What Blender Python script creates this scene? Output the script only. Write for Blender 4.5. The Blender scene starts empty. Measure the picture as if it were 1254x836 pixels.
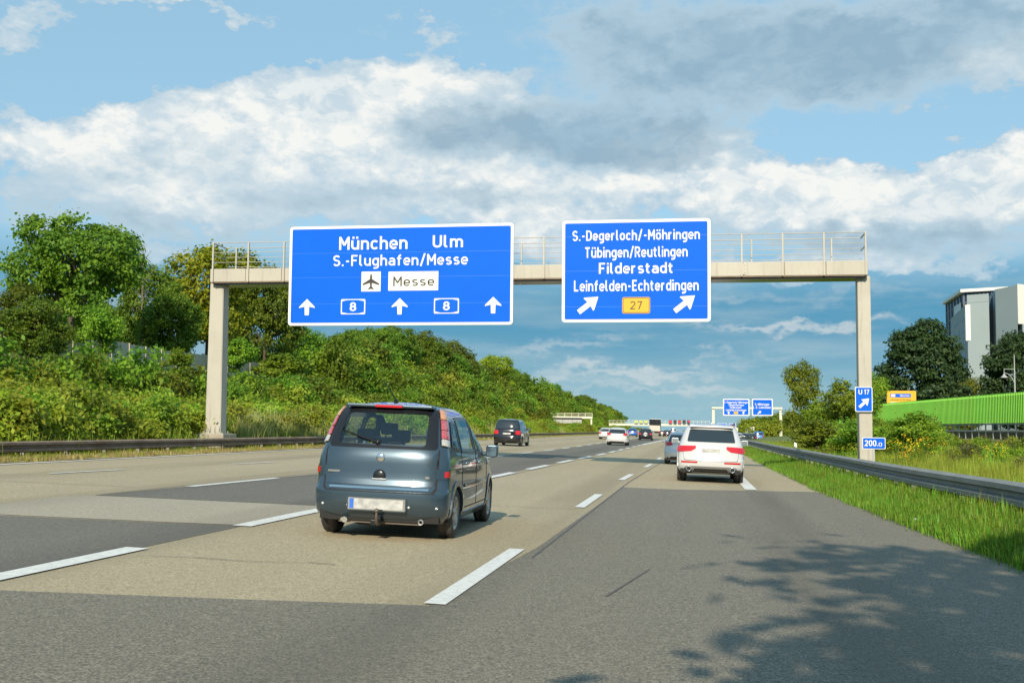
import bpy, bmesh, math, random
import numpy as np
from mathutils import Matrix, Vector
from mathutils.geometry import delaunay_2d_cdt
R = math.radians
C = bpy.context.scene.collection
SC = bpy.context.scene

# ------------------------------------------------------------------ camera
F_PX, IW, IH = 1400.0, 1254.0, 836.0
ROLL, HC, SLOPE = 0.0096, 1.4, 0.032           # camera roll, eye height, cross slope of the carriageway
PITCH, YAW = R(4.3654), R(8.9862)
fwd = Vector((-math.sin(YAW) * math.cos(PITCH), math.cos(YAW) * math.cos(PITCH), math.sin(PITCH)))
rgt = Vector((math.cos(YAW), math.sin(YAW), 0))
upv = rgt.cross(fwd)
r2 = rgt * math.cos(ROLL) + upv * math.sin(ROLL)
u2 = upv * math.cos(ROLL) - rgt * math.sin(ROLL)
cam_d = bpy.data.cameras.new('camera')
cam = bpy.data.objects.new('camera', cam_d)
C.objects.link(cam)
cam_d.sensor_width = 36
cam_d.lens = F_PX / IW * 36
cam_d.clip_end = 8000
cam_d.clip_start = 0.1
M3 = Matrix((r2, u2, -fwd)).transposed()
cam.matrix_world = Matrix.Translation((0, 0, HC)) @ M3.to_4x4()
SC.camera = cam
CP = Vector((0, 0, HC))


def ray(px, py):
    return fwd * F_PX + r2 * (px - IW / 2) - u2 * (py - IH / 2)


def at(px, py, Y):
    d = ray(px, py)
    return CP + d * (Y / d.y)


def gnd(px, py, h=0.0):
    d = ray(px, py)
    t = (HC - h) / (-(d.z + SLOPE * d.x))
    return CP + d * t


# ------------------------------------------------------------------ light and sky
SUN_TO = Vector((-0.03, -1.80, 1.0)).normalized()
sun_d = bpy.data.lights.new('sun', 'SUN')
sun_d.energy = 4.8
sun_d.angle = R(0.5)
sun_d.color = (1.0, 0.88, 0.68)
sun = bpy.data.objects.new('sun', sun_d)
C.objects.link(sun)
sun.rotation_euler = SUN_TO.to_track_quat('Z', 'Y').to_euler()
SC.view_settings.view_transform = 'Standard'
SC.view_settings.look = 'None'
SC.view_settings.gamma = 1
SC.view_settings.exposure = 0.18
SC.cycles.max_bounces = 5
SC.cycles.diffuse_bounces = 2
SC.cycles.glossy_bounces = 3
SC.cycles.transmission_bounces = 3
SC.cycles.transparent_max_bounces = 12

world = bpy.data.worlds.new('World')
SC.world = world
world.use_nodes = True
world.cycles.sampling_method = 'MANUAL'
world.cycles.sample_map_resolution = 256
WT = world.node_tree
WT.nodes.clear()


class G:
    """tiny helper for math node graphs"""
    def __init__(s, t):
        s.t = t

    def n(s, typ, **kw):
        x = s.t.nodes.new(typ)
        for k, v in kw.items():
            setattr(x, k, v)
        return x

    def m(s, op, a, b=None, c=None, clamp=False):
        x = s.n('ShaderNodeMath', operation=op)
        x.use_clamp = clamp
        for i, v in enumerate((a, b, c)):
            if v is None:
                continue
            if isinstance(v, (int, float)):
                x.inputs[i].default_value = v
            else:
                s.t.links.new(v, x.inputs[i])
        return x.outputs[0]

    def ss(s, v, a, b):
        x = s.n('ShaderNodeMapRange', interpolation_type='SMOOTHSTEP')
        s.t.links.new(v, x.inputs[0])
        x.inputs[1].default_value = a
        x.inputs[2].default_value = b
        return x.outputs[0]

    def mix(s, f, a, b, blend='MIX'):
        x = s.n('ShaderNodeMix', data_type='RGBA', blend_type=blend)
        for sock, v in ((x.inputs[0], f), (x.inputs[6], a), (x.inputs[7], b)):
            if isinstance(v, (int, float)):
                sock.default_value = v
            elif isinstance(v, tuple):
                sock.default_value = v + (1,) if len(v) == 3 else v
            else:
                s.t.links.new(v, sock)
        return x.outputs[2]

    def noise(s, vec, scale, detail=4, rough=0.55, dist=0.0):
        x = s.n('ShaderNodeTexNoise')
        s.t.links.new(vec, x.inputs['Vector'])
        x.inputs['Scale'].default_value = scale
        x.inputs['Detail'].default_value = detail
        x.inputs['Roughness'].default_value = rough
        x.inputs['Distortion'].default_value = dist
        return x


def build_sky():
    g = G(WT)
    L = WT.links.new
    sky = g.n('ShaderNodeTexSky', sky_type='NISHITA')
    sky.sun_disc = False
    sky.sun_elevation = math.asin(SUN_TO.z)
    sky.sun_rotation = math.atan2(SUN_TO.x, SUN_TO.y)
    sky.air_density = 1.0
    sky.dust_density = 0.7
    sky.ozone_density = 2.2
    tc = g.n('ShaderNodeTexCoord')
    vec = tc.outputs['Generated']
    sep = g.n('ShaderNodeSeparateXYZ')
    L(vec, sep.inputs[0])
    x, y, z = sep.outputs
    az = g.m('MULTIPLY', g.m('ARCTAN2', x, y), 57.2958)
    el = g.m('MULTIPLY', g.m('ARCSINE', z), 57.2958)
    # cloud space: azimuth, elevation in degrees (stretched sideways), warped by noise
    cmb = g.n('ShaderNodeCombineXYZ')
    L(az, cmb.inputs[0])
    L(g.m('MULTIPLY', el, 1.7), cmb.inputs[1])
    cs = cmb.outputs[0]
    w1 = g.noise(cs, 0.13, 5, 0.62)
    w2 = g.noise(cs, 0.55, 5, 0.62)
    sw = g.n('ShaderNodeSeparateColor')
    L(w1.outputs['Color'], sw.inputs[0])
    sw2 = g.n('ShaderNodeSeparateColor')
    L(w2.outputs['Color'], sw2.inputs[0])

    def warp(v, a, b, ka, kb):
        t = g.m('MULTIPLY', g.m('SUBTRACT', a, 0.5), ka)
        u = g.m('MULTIPLY', g.m('SUBTRACT', b, 0.5), kb)
        return g.m('ADD', g.m('ADD', v, t), u)
    azw = warp(az, sw.outputs[0], sw2.outputs[0], 9.0, 2.4)
    elw = warp(el, sw.outputs[1], sw2.outputs[1], 4.2, 1.8)

    def pxdir(px, py):
        d = ray(px, py).normalized()
        return math.degrees(math.atan2(d.x, d.y)), math.degrees(math.asin(d.z))

    def blob(px, py, rx, ry, amp, tilt=0.0):
        a0, e0 = pxdir(px, py)
        rx, ry = rx / 24.4, ry / 24.4
        c, s = math.cos(tilt), math.sin(tilt)
        dx = g.m('SUBTRACT', azw, a0)
        dy = g.m('SUBTRACT', elw, e0)
        u = g.m('MULTIPLY_ADD', dx, c / rx, g.m('MULTIPLY', dy, s / rx))
        v = g.m('MULTIPLY_ADD', dx, -s / ry, g.m('MULTIPLY', dy, c / ry))
        q = g.m('ADD', g.m('MULTIPLY', u, u), g.m('MULTIPLY', v, v))
        return g.m('MULTIPLY', g.m('POWER', 2.718, g.m('MULTIPLY', q, -1.0)), amp)

    def total(lst):
        o = None
        for b in lst:
            k = blob(*b)
            o = k if o is None else g.m('ADD', o, k)
        return o
    n_big = g.noise(cs, 0.16, 6, 0.6).outputs[0]
    n_mid = g.noise(cs, 0.42, 7, 0.6).outputs[0]
    n_fine = g.noise(cs, 1.3, 6, 0.62).outputs[0]
    # bright cumulus cover
    white = total(WHITE)
    grey = total(GREY)
    clear = total(CLEAR)
    # cover generic outside the view too
    cov = g.m('ADD', white, g.m('MULTIPLY', g.m('SUBTRACT', n_big, 0.5), 1.5))
    cov = g.m('ADD', cov, g.m('MULTIPLY', g.m('SUBTRACT', n_mid, 0.5), 1.3))
    cov = g.m('ADD', cov, g.m('MULTIPLY', g.m('SUBTRACT', n_fine, 0.5), 0.7))
    cov = g.m('SUBTRACT', cov, clear)
    a_w = g.ss(cov, 0.34, 0.56)
    thick = g.ss(cov, 0.40, 1.25)
    gc = g.m('ADD', grey, g.m('MULTIPLY', g.m('SUBTRACT', n_big, 0.5), 0.9))
    gc = g.m('ADD', gc, g.m('MULTIPLY', g.m('SUBTRACT', n_mid, 0.52), 1.5))
    gc = g.m('ADD', gc, g.m('MULTIPLY', g.m('SUBTRACT', n_fine, 0.5), 0.35))
    gc = g.m('SUBTRACT', gc, g.m('MULTIPLY', clear, 1.0))
    a_g = g.ss(gc, 0.12, 0.85)
    gthick = g.ss(gc, 0.5, 1.4)
    K = 0.93 / 0.10
    col = sky.outputs[0]
    # measured clear-sky colour of the day is paler than a pure atmosphere: thin high veil
    col = g.mix(0.62, col, tuple(v * K for v in (0.37, 0.66, 0.84)))
    # low stratus bands near the horizon
    cb = g.n('ShaderNodeCombineXYZ')
    L(g.m('MULTIPLY', az, 0.10), cb.inputs[0])
    L(g.m('ADD', el, g.m('MULTIPLY', sw.outputs[2], 2.0)), cb.inputs[1])
    bands = g.noise(cb.outputs[0], 0.55, 3, 0.45).outputs[0]
    low = g.ss(el, 10.0, 6.0)
    vl = g.ss(el, 5.5, 1.0)
    base_low = g.mix(g.ss(bands, 0.42, 0.68), tuple(v * K for v in (0.10, 0.32, 0.49)), tuple(v * K for v in (0.25, 0.43, 0.55)))
    base_low = g.mix(g.m('MULTIPLY', vl, 0.75), base_low, tuple(v * K for v in (0.34, 0.54, 0.60)))
    col = g.mix(low, col, base_low)
    n_tex = g.noise(cs, 0.55, 8, 0.62, 0.4).outputs[0]
    n_tx2 = g.noise(cs, 0.20, 5, 0.55, 0.3).outputs[0]
    shade = g.m('ADD', g.m('MULTIPLY', g.ss(n_tex, 0.40, 0.58), 0.5), g.m('MULTIPLY', g.ss(n_tx2, 0.40, 0.56), 0.5))
    bright = g.m('MULTIPLY', thick, g.m('MULTIPLY_ADD', shade, 0.95, 0.27), clamp=True)
    wcol = g.mix(bright, tuple(v * K for v in (0.44, 0.59, 0.70)), tuple(v * K for v in (0.90, 0.90, 0.86)))
    # soft streaks of stratus low down, where cumulus is too far away to show its shape
    c2 = g.n('ShaderNodeCombineXYZ')
    L(g.m('MULTIPLY', az, 0.16), c2.inputs[0])
    L(g.m('ADD', g.m('MULTIPLY', el, 1.5), g.m('MULTIPLY', sw2.outputs[0], 1.1)), c2.inputs[1])
    st = g.noise(c2.outputs[0], 0.9, 6, 0.6).outputs[0]
    stm = g.m('ADD', g.m('MULTIPLY', g.m('SUBTRACT', st, 0.5), 1.5), g.m('MULTIPLY', total(STREAK), 0.95))
    sa = g.m('MULTIPLY', g.ss(stm, -0.05, 1.05), g.m('MULTIPLY', low, g.ss(el, 0.3, 1.6)))
    col = g.mix(g.m('MULTIPLY', sa, 0.85), col, tuple(v * K for v in (0.56, 0.64, 0.67)))
    high = g.ss(el, 5.2, 8.2)
    a_w = g.m('MULTIPLY', a_w, high)
    a_g = g.m('MULTIPLY', a_g, high)
    col = g.mix(g.m('MULTIPLY', a_w, 0.95), col, wcol)
    gthick = g.m('MULTIPLY', gthick, g.m('MULTIPLY_ADD', shade, -0.55, 1.15), clamp=True)
    gcol = g.mix(gthick, tuple(v * K for v in (0.46, 0.60, 0.69)), tuple(v * K for v in (0.28, 0.42, 0.53)))
    col = g.mix(g.m('MULTIPLY', a_g, 0.86), col, gcol)
    # below the horizon: plain ground haze
    bg = g.n('ShaderNodeBackground')
    L(col, bg.inputs[0])
    bg.inputs[1].default_value = 0.10
    out = g.n('ShaderNodeOutputWorld')
    L(bg.outputs[0], out.inputs[0])


WHITE = [  # px, py, rx, ry, strength, tilt
    (60, 165, 130, 34, .75), (180, 140, 90, 34, .8), (300, 115, 95, 42, 1.0), (420, 120, 95, 46, 1.0), (530, 95, 75, 46, 1.15),
    (620, 105, 55, 42, .9), (300, 190, 240, 50, .8), (520, 200, 130, 50, .6), (560, 260, 160, 40, .55), (150, 240, 170, 40, .6),
    (860, 200, 110, 44, 1.1), (960, 230, 120, 44, 1.15), (1060, 240, 110, 44, 1.0), (1180, 215, 110, 46, 1.05), (1254, 215, 70, 60, .8),
    (700, 225, 130, 42, .75), (1230, 75, 42, 24, .9), (1120, 60, 80, 18, .35), (30, 28, 60, 26, 1.5), (240, 8, 150, 14, 1.2), (135, 50, 14, 8, 1.0), (195, 75, 20, 8, .8), (520, 28, 90, 14, .5),
    (960, 325, 330, 22, .6), (1150, 120, 110, 18, .4), (820, 150, 26, 10, .5), (730, 290, 130, 24, .5), (250, 245, 110, 22, .5),
    (110, 300, 140, 30, .4), (900, 60, 60, 14, .2)]
STREAK = [(620, 470, 120, 10, .5), (1000, 360, 160, 8, .4), (880, 440, 70, 5, .5), (770, 455, 130, 7, .9), (830, 474, 100, 5, .7), (985, 405, 130, 6, .9), (700, 428, 60, 6, .6), (930, 335, 90, 6, .5), (870, 497, 90, 4, .4), (560, 440, 90, 8, .5)]
GREY = [
    (860, 80, 260, 62, 1.0), (1060, 80, 170, 48, .95), (700, 165, 170, 34, 1.15), (820, 175, 90, 22, .9), (560, 150, 90, 26, .75),
    (960, 20, 340, 34, .55), (1180, 25, 110, 24, .7), (450, 45, 60, 16, .65), (700, 20, 90, 24, .4), (200, 195, 110, 18, .5),
    (330, 235, 100, 20, .7), (480, 230, 110, 22, .75), (250, 275, 140, 26, .75), (600, 240, 70, 16, .6), (860, 290, 220, 20, .55),
    (1190, 280, 160, 26, .85), (1040, 295, 110, 18, .5), (60, 215, 80, 20, .5), (1010, 190, 40, 9, .5), (720, 238, 60, 10, .5), (60, 260, 90, 26, .5)]
CLEAR = [
    (80, 80, 170, 50, 1.0), (300, 45, 150, 34, 1.0), (420, 25, 80, 22, .4), (1080, 165, 120, 26, 1.25), (1180, 150, 80, 16, .6),
    (960, 372, 420, 16, .8), (620, 60, 60, 20, .5), (640, 20, 30, 40, .3), (1000, 440, 200, 18, .7), (800, 520, 600, 14, .4)]
build_sky()

# ------------------------------------------------------------------ materials
MATS = {}


def mat(name, col, rough=0.6, metal=0.0, nscale=None, ncol=None, namt=0.5, bump=0.0, bscale=None, spec=0.5, coat=0.0,
        transl=0.0, rand=0.0, emit=0.0, detail=5):
    if name in MATS:
        return MATS[name]
    m = bpy.data.materials.new(name)
    m.use_nodes = True
    t = m.node_tree
    g = G(t)
    p = t.nodes['Principled BSDF']
    out = t.nodes['Material Output']
    c = tuple(col) + (1,)
    p.inputs['Base Color'].default_value = c
    p.inputs['Roughness'].default_value = rough
    p.inputs['Metallic'].default_value = metal
    p.inputs['Specular IOR Level'].default_value = spec
    p.inputs['Coat Weight'].default_value = coat
    p.inputs['Coat Roughness'].default_value = 0.04
    geo = g.n('ShaderNodeTexCoord')
    obj = geo.outputs['Object']
    cur = None
    if nscale:
        nz = g.noise(obj, nscale, detail, 0.6).outputs[0]
        cur = g.mix(g.m('MULTIPLY', g.ss(nz, 0.3, 0.7), namt), c, tuple(ncol) + (1,))
    if rand:
        oi = g.n('ShaderNodeObjectInfo')
        hsv = g.n('ShaderNodeHueSaturation')
        if cur is None:
            hsv.inputs['Color'].default_value = c
        else:
            t.links.new(cur, hsv.inputs['Color'])
        t.links.new(g.m('MULTIPLY_ADD', oi.outputs['Random'], rand * 0.12, 0.5 - rand * 0.06), hsv.inputs['Hue'])
        t.links.new(g.m('MULTIPLY_ADD', oi.outputs['Random'], rand, 1 - rand * 0.5), hsv.inputs['Value'])
        cur = hsv.outputs[0]
    if cur is not None:
        t.links.new(cur, p.inputs['Base Color'])
    if bump:
        nb = g.noise(obj, bscale or 40, 3, 0.6).outputs[0]
        b = g.n('ShaderNodeBump')
        b.inputs['Strength'].default_value = bump
        b.inputs['Distance'].default_value = 0.01
        t.links.new(nb, b.inputs['Height'])
        t.links.new(b.outputs[0], p.inputs['Normal'])
    if emit:
        p.inputs['Emission Color'].default_value = c
        p.inputs['Emission Strength'].default_value = emit
    if transl:
        tr = g.n('ShaderNodeBsdfTranslucent')
        if cur is not None:
            t.links.new(cur, tr.inputs[0])
        else:
            tr.inputs[0].default_value = c
        mx = g.n('ShaderNodeMixShader')
        mx.inputs[0].default_value = transl
        t.links.new(p.outputs[0], mx.inputs[1])
        t.links.new(tr.outputs[0], mx.inputs[2])
        t.links.new(mx.outputs[0], out.inputs[0])
    MATS[name] = m
    return m


def asphalt(name, base, warm, speck, rough=0.85):
    m = bpy.data.materials.new(name)
    m.use_nodes = True
    t = m.node_tree
    g = G(t)
    p = t.nodes['Principled BSDF']
    tc = g.n('ShaderNodeTexCoord')
    o = tc.outputs['Object']
    mp = g.n('ShaderNodeMapping')
    t.links.new(o, mp.inputs[0])
    mp.inputs['Scale'].default_value = (1.0, 0.06, 1.0)       # long streaks left by tyres
    st = g.noise(mp.outputs[0], 1.1, 4, 0.6).outputs[0]
    bl = g.noise(o, 0.16, 5, 0.6).outputs[0]
    fine = g.noise(o, 60.0, 2, 0.75).outputs[0]
    mid = g.noise(o, 9.0, 4, 0.7).outputs[0]
    grain = g.noise(o, 24.0, 3, 0.8).outputs[0]
    c = g.mix(g.m('MULTIPLY', g.ss(st, 0.3, 0.72), 0.65), base, warm)
    c = g.mix(g.m('MULTIPLY', g.ss(bl, 0.38, 0.68), 0.35), c, tuple(v * 0.8 for v in base))
    c = g.mix(g.m('MULTIPLY', g.ss(fine, 0.42, 0.66), 0.75), c, speck)
    c = g.mix(g.m('MULTIPLY', g.ss(fine, 0.50, 0.28), 0.55), c, tuple(v * 0.45 for v in base))
    c = g.mix(g.m('MULTIPLY', g.ss(mid, 0.45, 0.7), 0.22), c, tuple(v * 0.7 for v in base))
    c = g.mix(g.m('MULTIPLY', g.ss(grain, 0.52, 0.68), 0.38), c, speck)
    c = g.mix(g.m('MULTIPLY', g.ss(grain, 0.46, 0.32), 0.5), c, tuple(v * 0.5 for v in base))
    # oil darkening down the middle of each lane and polished wheel tracks
    sx = g.n('ShaderNodeSeparateXYZ')
    t.links.new(o, sx.inputs[0])
    ph = g.m('MULTIPLY_ADD', sx.outputs[0], 6.2832 / 3.52, 3.5)
    trk = g.m('COSINE', g.m('ADD', ph, g.m('MULTIPLY', bl, 0.8)))
    c = g.mix(g.m('MULTIPLY', g.ss(trk, 0.2, 1.0), g.m('MULTIPLY', g.ss(st, 0.25, 0.7), 0.48)), c, tuple(v * 0.6 for v in base))
    t.links.new(c, p.inputs['Base Color'])
    p.inputs['Roughness'].default_value = rough
    p.inputs['Specular IOR Level'].default_value = 0.3
    b = g.n('ShaderNodeBump')
    b.inputs['Strength'].default_value = 0.55
    b.inputs['Distance'].default_value = 0.006
    t.links.new(fine, b.inputs['Height'])
    t.links.new(b.outputs[0], p.inputs['Normal'])
    return m


def leafmat(name, dark, light, transl=0.35, nscale=0.5, rand=0.35):
    """leaf colour varies from clump to clump and from plant to plant"""
    m = bpy.data.materials.new(name)
    m.use_nodes = True
    t = m.node_tree
    g = G(t)
    p = t.nodes['Principled BSDF']
    out = t.nodes['Material Output']
    tc = g.n('ShaderNodeTexCoord')
    n1 = g.noise(tc.outputs['Object'], nscale, 3, 0.6).outputs[0]
    n2 = g.noise(tc.outputs['Object'], nscale * 7, 2, 0.6).outputs[0]
    f = g.m('ADD', g.m('MULTIPLY', g.ss(n1, .35, .65), 0.6), g.m('MULTIPLY', g.ss(n2, .3, .7), 0.4))
    c = g.mix(f, dark, light)
    oi = g.n('ShaderNodeObjectInfo')
    hsv = g.n('ShaderNodeHueSaturation')
    t.links.new(c, hsv.inputs['Color'])
    t.links.new(g.m('MULTIPLY_ADD', oi.outputs['Random'], 0.06, 0.47), hsv.inputs['Hue'])
    t.links.new(g.m('MULTIPLY_ADD', oi.outputs['Random'], rand * 2, 1 - rand), hsv.inputs['Value'])
    t.links.new(hsv.outputs[0], p.inputs['Base Color'])
    p.inputs['Roughness'].default_value = 0.55
    p.inputs['Specular IOR Level'].default_value = 0.35
    tr = g.n('ShaderNodeBsdfTranslucent')
    t.links.new(hsv.outputs[0], tr.inputs[0])
    mx = g.n('ShaderNodeMixShader')
    mx.inputs[0].default_value = transl
    t.links.new(p.outputs[0], mx.inputs[1])
    t.links.new(tr.outputs[0], mx.inputs[2])
    t.links.new(mx.outputs[0], out.inputs[0])
    return m


def glassmat(name, tint, refl=0.12):
    m = bpy.data.materials.new(name)
    m.use_nodes = True
    t = m.node_tree
    t.nodes.clear()
    g = G(t)
    tr = g.n('ShaderNodeBsdfTransparent')
    tr.inputs[0].default_value = tuple(tint) + (1,)
    gl = g.n('ShaderNodeBsdfGlossy')
    gl.inputs['Roughness'].default_value = 0.02
    gl.inputs[0].default_value = (0.85, 0.95, 1, 1)
    lw = g.n('ShaderNodeLayerWeight')
    f5 = g.m('MULTIPLY_ADD', g.m('POWER', lw.outputs['Facing'], 5.0), 0.9, 0.04)
    mx = g.n('ShaderNodeMixShader')
    t.links.new(g.m('ADD', f5, refl, clamp=True), mx.inputs[0])
    t.links.new(tr.outputs[0], mx.inputs[1])
    t.links.new(gl.outputs[0], mx.inputs[2])
    o = g.n('ShaderNodeOutputMaterial')
    t.links.new(mx.outputs[0], o.inputs[0])
    MATS[name] = m
    return m


m_asph = asphalt('asphalt_worn', (0.335, 0.275, 0.175), (0.40, 0.325, 0.205), (0.58, 0.49, 0.34))
m_asph_dark = asphalt('asphalt_new', (0.142, 0.128, 0.102), (0.175, 0.155, 0.118), (0.36, 0.32, 0.25))
m_asph_mid = asphalt('asphalt_dark_strip', (0.13, 0.12, 0.10), (0.155, 0.142, 0.118), (0.28, 0.255, 0.21))
m_asph_light = asphalt('concrete_patch', (0.36, 0.315, 0.24), (0.41, 0.36, 0.27), (0.52, 0.46, 0.36))
m_line = mat('line_paint', (0.78, 0.77, 0.73), 0.6, nscale=14, ncol=(0.42, 0.4, 0.36), namt=0.45, bump=0.3, bscale=60)
m_seam = mat('bitumen_seam', (0.07, 0.065, 0.055), 0.6, nscale=3, ncol=(0.12, 0.11, 0.09), namt=0.6)
m_grass_g = mat('soil_grass', (0.10, 0.15, 0.02), 0.95, nscale=0.6, ncol=(0.14, 0.14, 0.04), namt=0.8, bump=0.6, bscale=12)
m_straw = mat('dry_verge', (0.42, 0.32, 0.15), 0.95, nscale=3.0, ncol=(0.25, 0.2, 0.09), namt=0.8, bump=0.8, bscale=25)
m_steel = mat('galvanised_steel', (0.27, 0.275, 0.26), 0.6, 0.2, nscale=2.0, ncol=(0.18, 0.18, 0.17), namt=0.6, bump=0.1)
m_rust = mat('weathered_steel', (0.34, 0.25, 0.18), 0.7, 0.15, nscale=1.2, ncol=(0.16, 0.09, 0.055), namt=0.75)
m_beige = mat('gantry_paint', (0.44, 0.415, 0.36), 0.5, nscale=0.9, ncol=(0.36, 0.34, 0.29), namt=0.55, bump=0.08)
_t = m_beige.node_tree
_g = G(_t)
_p = _t.nodes['Principled BSDF']
_src = _p.inputs['Base Color'].links[0].from_socket
_tc = _g.n('ShaderNodeTexCoord')
_mp = _g.n('ShaderNodeMapping')
_t.links.new(_tc.outputs['Object'], _mp.inputs[0])
_mp.inputs['Scale'].default_value = (7, 7, .5)
_nz = _g.noise(_mp.outputs[0], 1.0, 5, .65).outputs[0]          # rain streaks
_t.links.new(_g.mix(_g.m('MULTIPLY', _g.ss(_nz, .52, .74), .5), _src, (.22, .20, .17)), _p.inputs['Base Color'])
m_conc = mat('concrete', (0.40, 0.36, 0.29), 0.9, nscale=1.4, ncol=(0.24, 0.22, 0.18), namt=0.7, bump=0.4)
m_blue = mat('sign_blue', (0.0, 0.115, 0.68), 0.55, nscale=0.7, ncol=(0.0, 0.10, 0.61), namt=0.5, spec=0.12)
m_white = mat('sign_white', (0.72, 0.72, 0.69), 0.5)
m_yellow = mat('sign_yellow', (0.72, 0.38, 0.005), 0.5)
m_black = mat('sign_black', (0.015, 0.015, 0.015), 0.5)
m_grey = mat('sign_back_grey', (0.36, 0.37, 0.36), 0.6, 0.3)
m_red = mat('sign_red', (0.55, 0.01, 0.03), 0.45)
m_green = mat('noise_panel_green', (0.25, 0.66, 0.06), 0.5, nscale=0.5, ncol=(0.19, 0.52, 0.05), namt=0.6, rand=0.08)
m_green_d = mat('noise_panel_slot', (0.07, 0.30, 0.02), 0.6)
m_bark = mat('bark', (0.11, 0.085, 0.06), 0.95, nscale=3, ncol=(0.06, 0.05, 0.035), namt=0.7, bump=0.5, bscale=12)
m_tyre = mat('tyre_rubber', (0.035, 0.033, 0.032), 0.8, nscale=9, ncol=(0.075, 0.07, 0.062), namt=0.6, bump=0.2)
m_rim = mat('rim_alloy', (0.45, 0.45, 0.44), 0.3, 0.8)
m_dark = mat('underbody', (0.012, 0.012, 0.012), 0.8)
m_trim = mat('black_trim', (0.012, 0.013, 0.016), 0.22, spec=0.5)
m_chrome = mat('chrome', (0.8, 0.8, 0.8), 0.12, 1.0)
m_seat = mat('seat_cloth', (0.11, 0.12, 0.12), 0.9)
m_lred = mat('lamp_red', (0.50, 0.006, 0.012), 0.12, coat=1.0)
m_lredp = mat('lamp_red_pale', (0.42, 0.06, 0.08), 0.15, coat=1.0, nscale=16, ncol=(0.62, 0.22, 0.23), namt=0.6)
m_lor = mat('lamp_orange', (0.62, 0.26, 0.12), 0.15, coat=1.0, nscale=16, ncol=(0.8, 0.5, 0.3), namt=0.5)
m_lcl = mat('lamp_clear', (0.55, 0.53, 0.5), 0.12, coat=1.0, nscale=16, ncol=(0.3, 0.3, 0.3), namt=0.6)
m_plate = mat('plate_white', (0.50, 0.51, 0.50), 0.4, nscale=11, ncol=(0.26, 0.26, 0.27), namt=0.8)
m_plblue = mat('plate_blue', (0.03, 0.14, 0.62), 0.4)
m_glass = glassmat('car_glass', (0.80, 0.88, 0.84), 0.05)
m_glass_d = mat('dark_glass', (0.018, 0.026, 0.032), 0.05, coat=0.6, spec=0.8)
m_pink = mat('scrub_reddish', (0.14, 0.07, 0.05), 0.9)

# ------------------------------------------------------------------ object helpers


def tag(o, label=None, cat=None, group=None, kind=None):
    if label:
        o['label'] = label
    if cat:
        o['category'] = cat
    if group:
        o['group'] = group
    if kind:
        o['kind'] = kind
    return o


def thing(name, label, cat, loc=(0, 0, 0), rotz=0.0, group=None):
    o = bpy.data.objects.new(name, None)
    C.objects.link(o)
    o.location = loc
    o.rotation_euler = (0, 0, rotz)
    o.empty_display_size = 0.2
    return tag(o, label, cat, group)


def link(name, me, parent=None, loc=None):
    o = bpy.data.objects.new(name, me)
    C.objects.link(o)
    if parent is not None:
        o.parent = parent
    if loc is not None:
        o.location = loc
    return o


def copy_tree(o, parent=None, loc=None, label=None, rotz=None, scale=None):
    c = o.copy()
    C.objects.link(c)
    if parent is not None:
        c.parent = parent
    if loc is not None:
        c.location = loc
    if rotz is not None:
        c.rotation_euler = (0, 0, rotz)
    if scale is not None:
        c.scale = scale
    if label:
        c['label'] = label
    for ch in o.children:
        copy_tree(ch, c)
    return c


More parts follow.
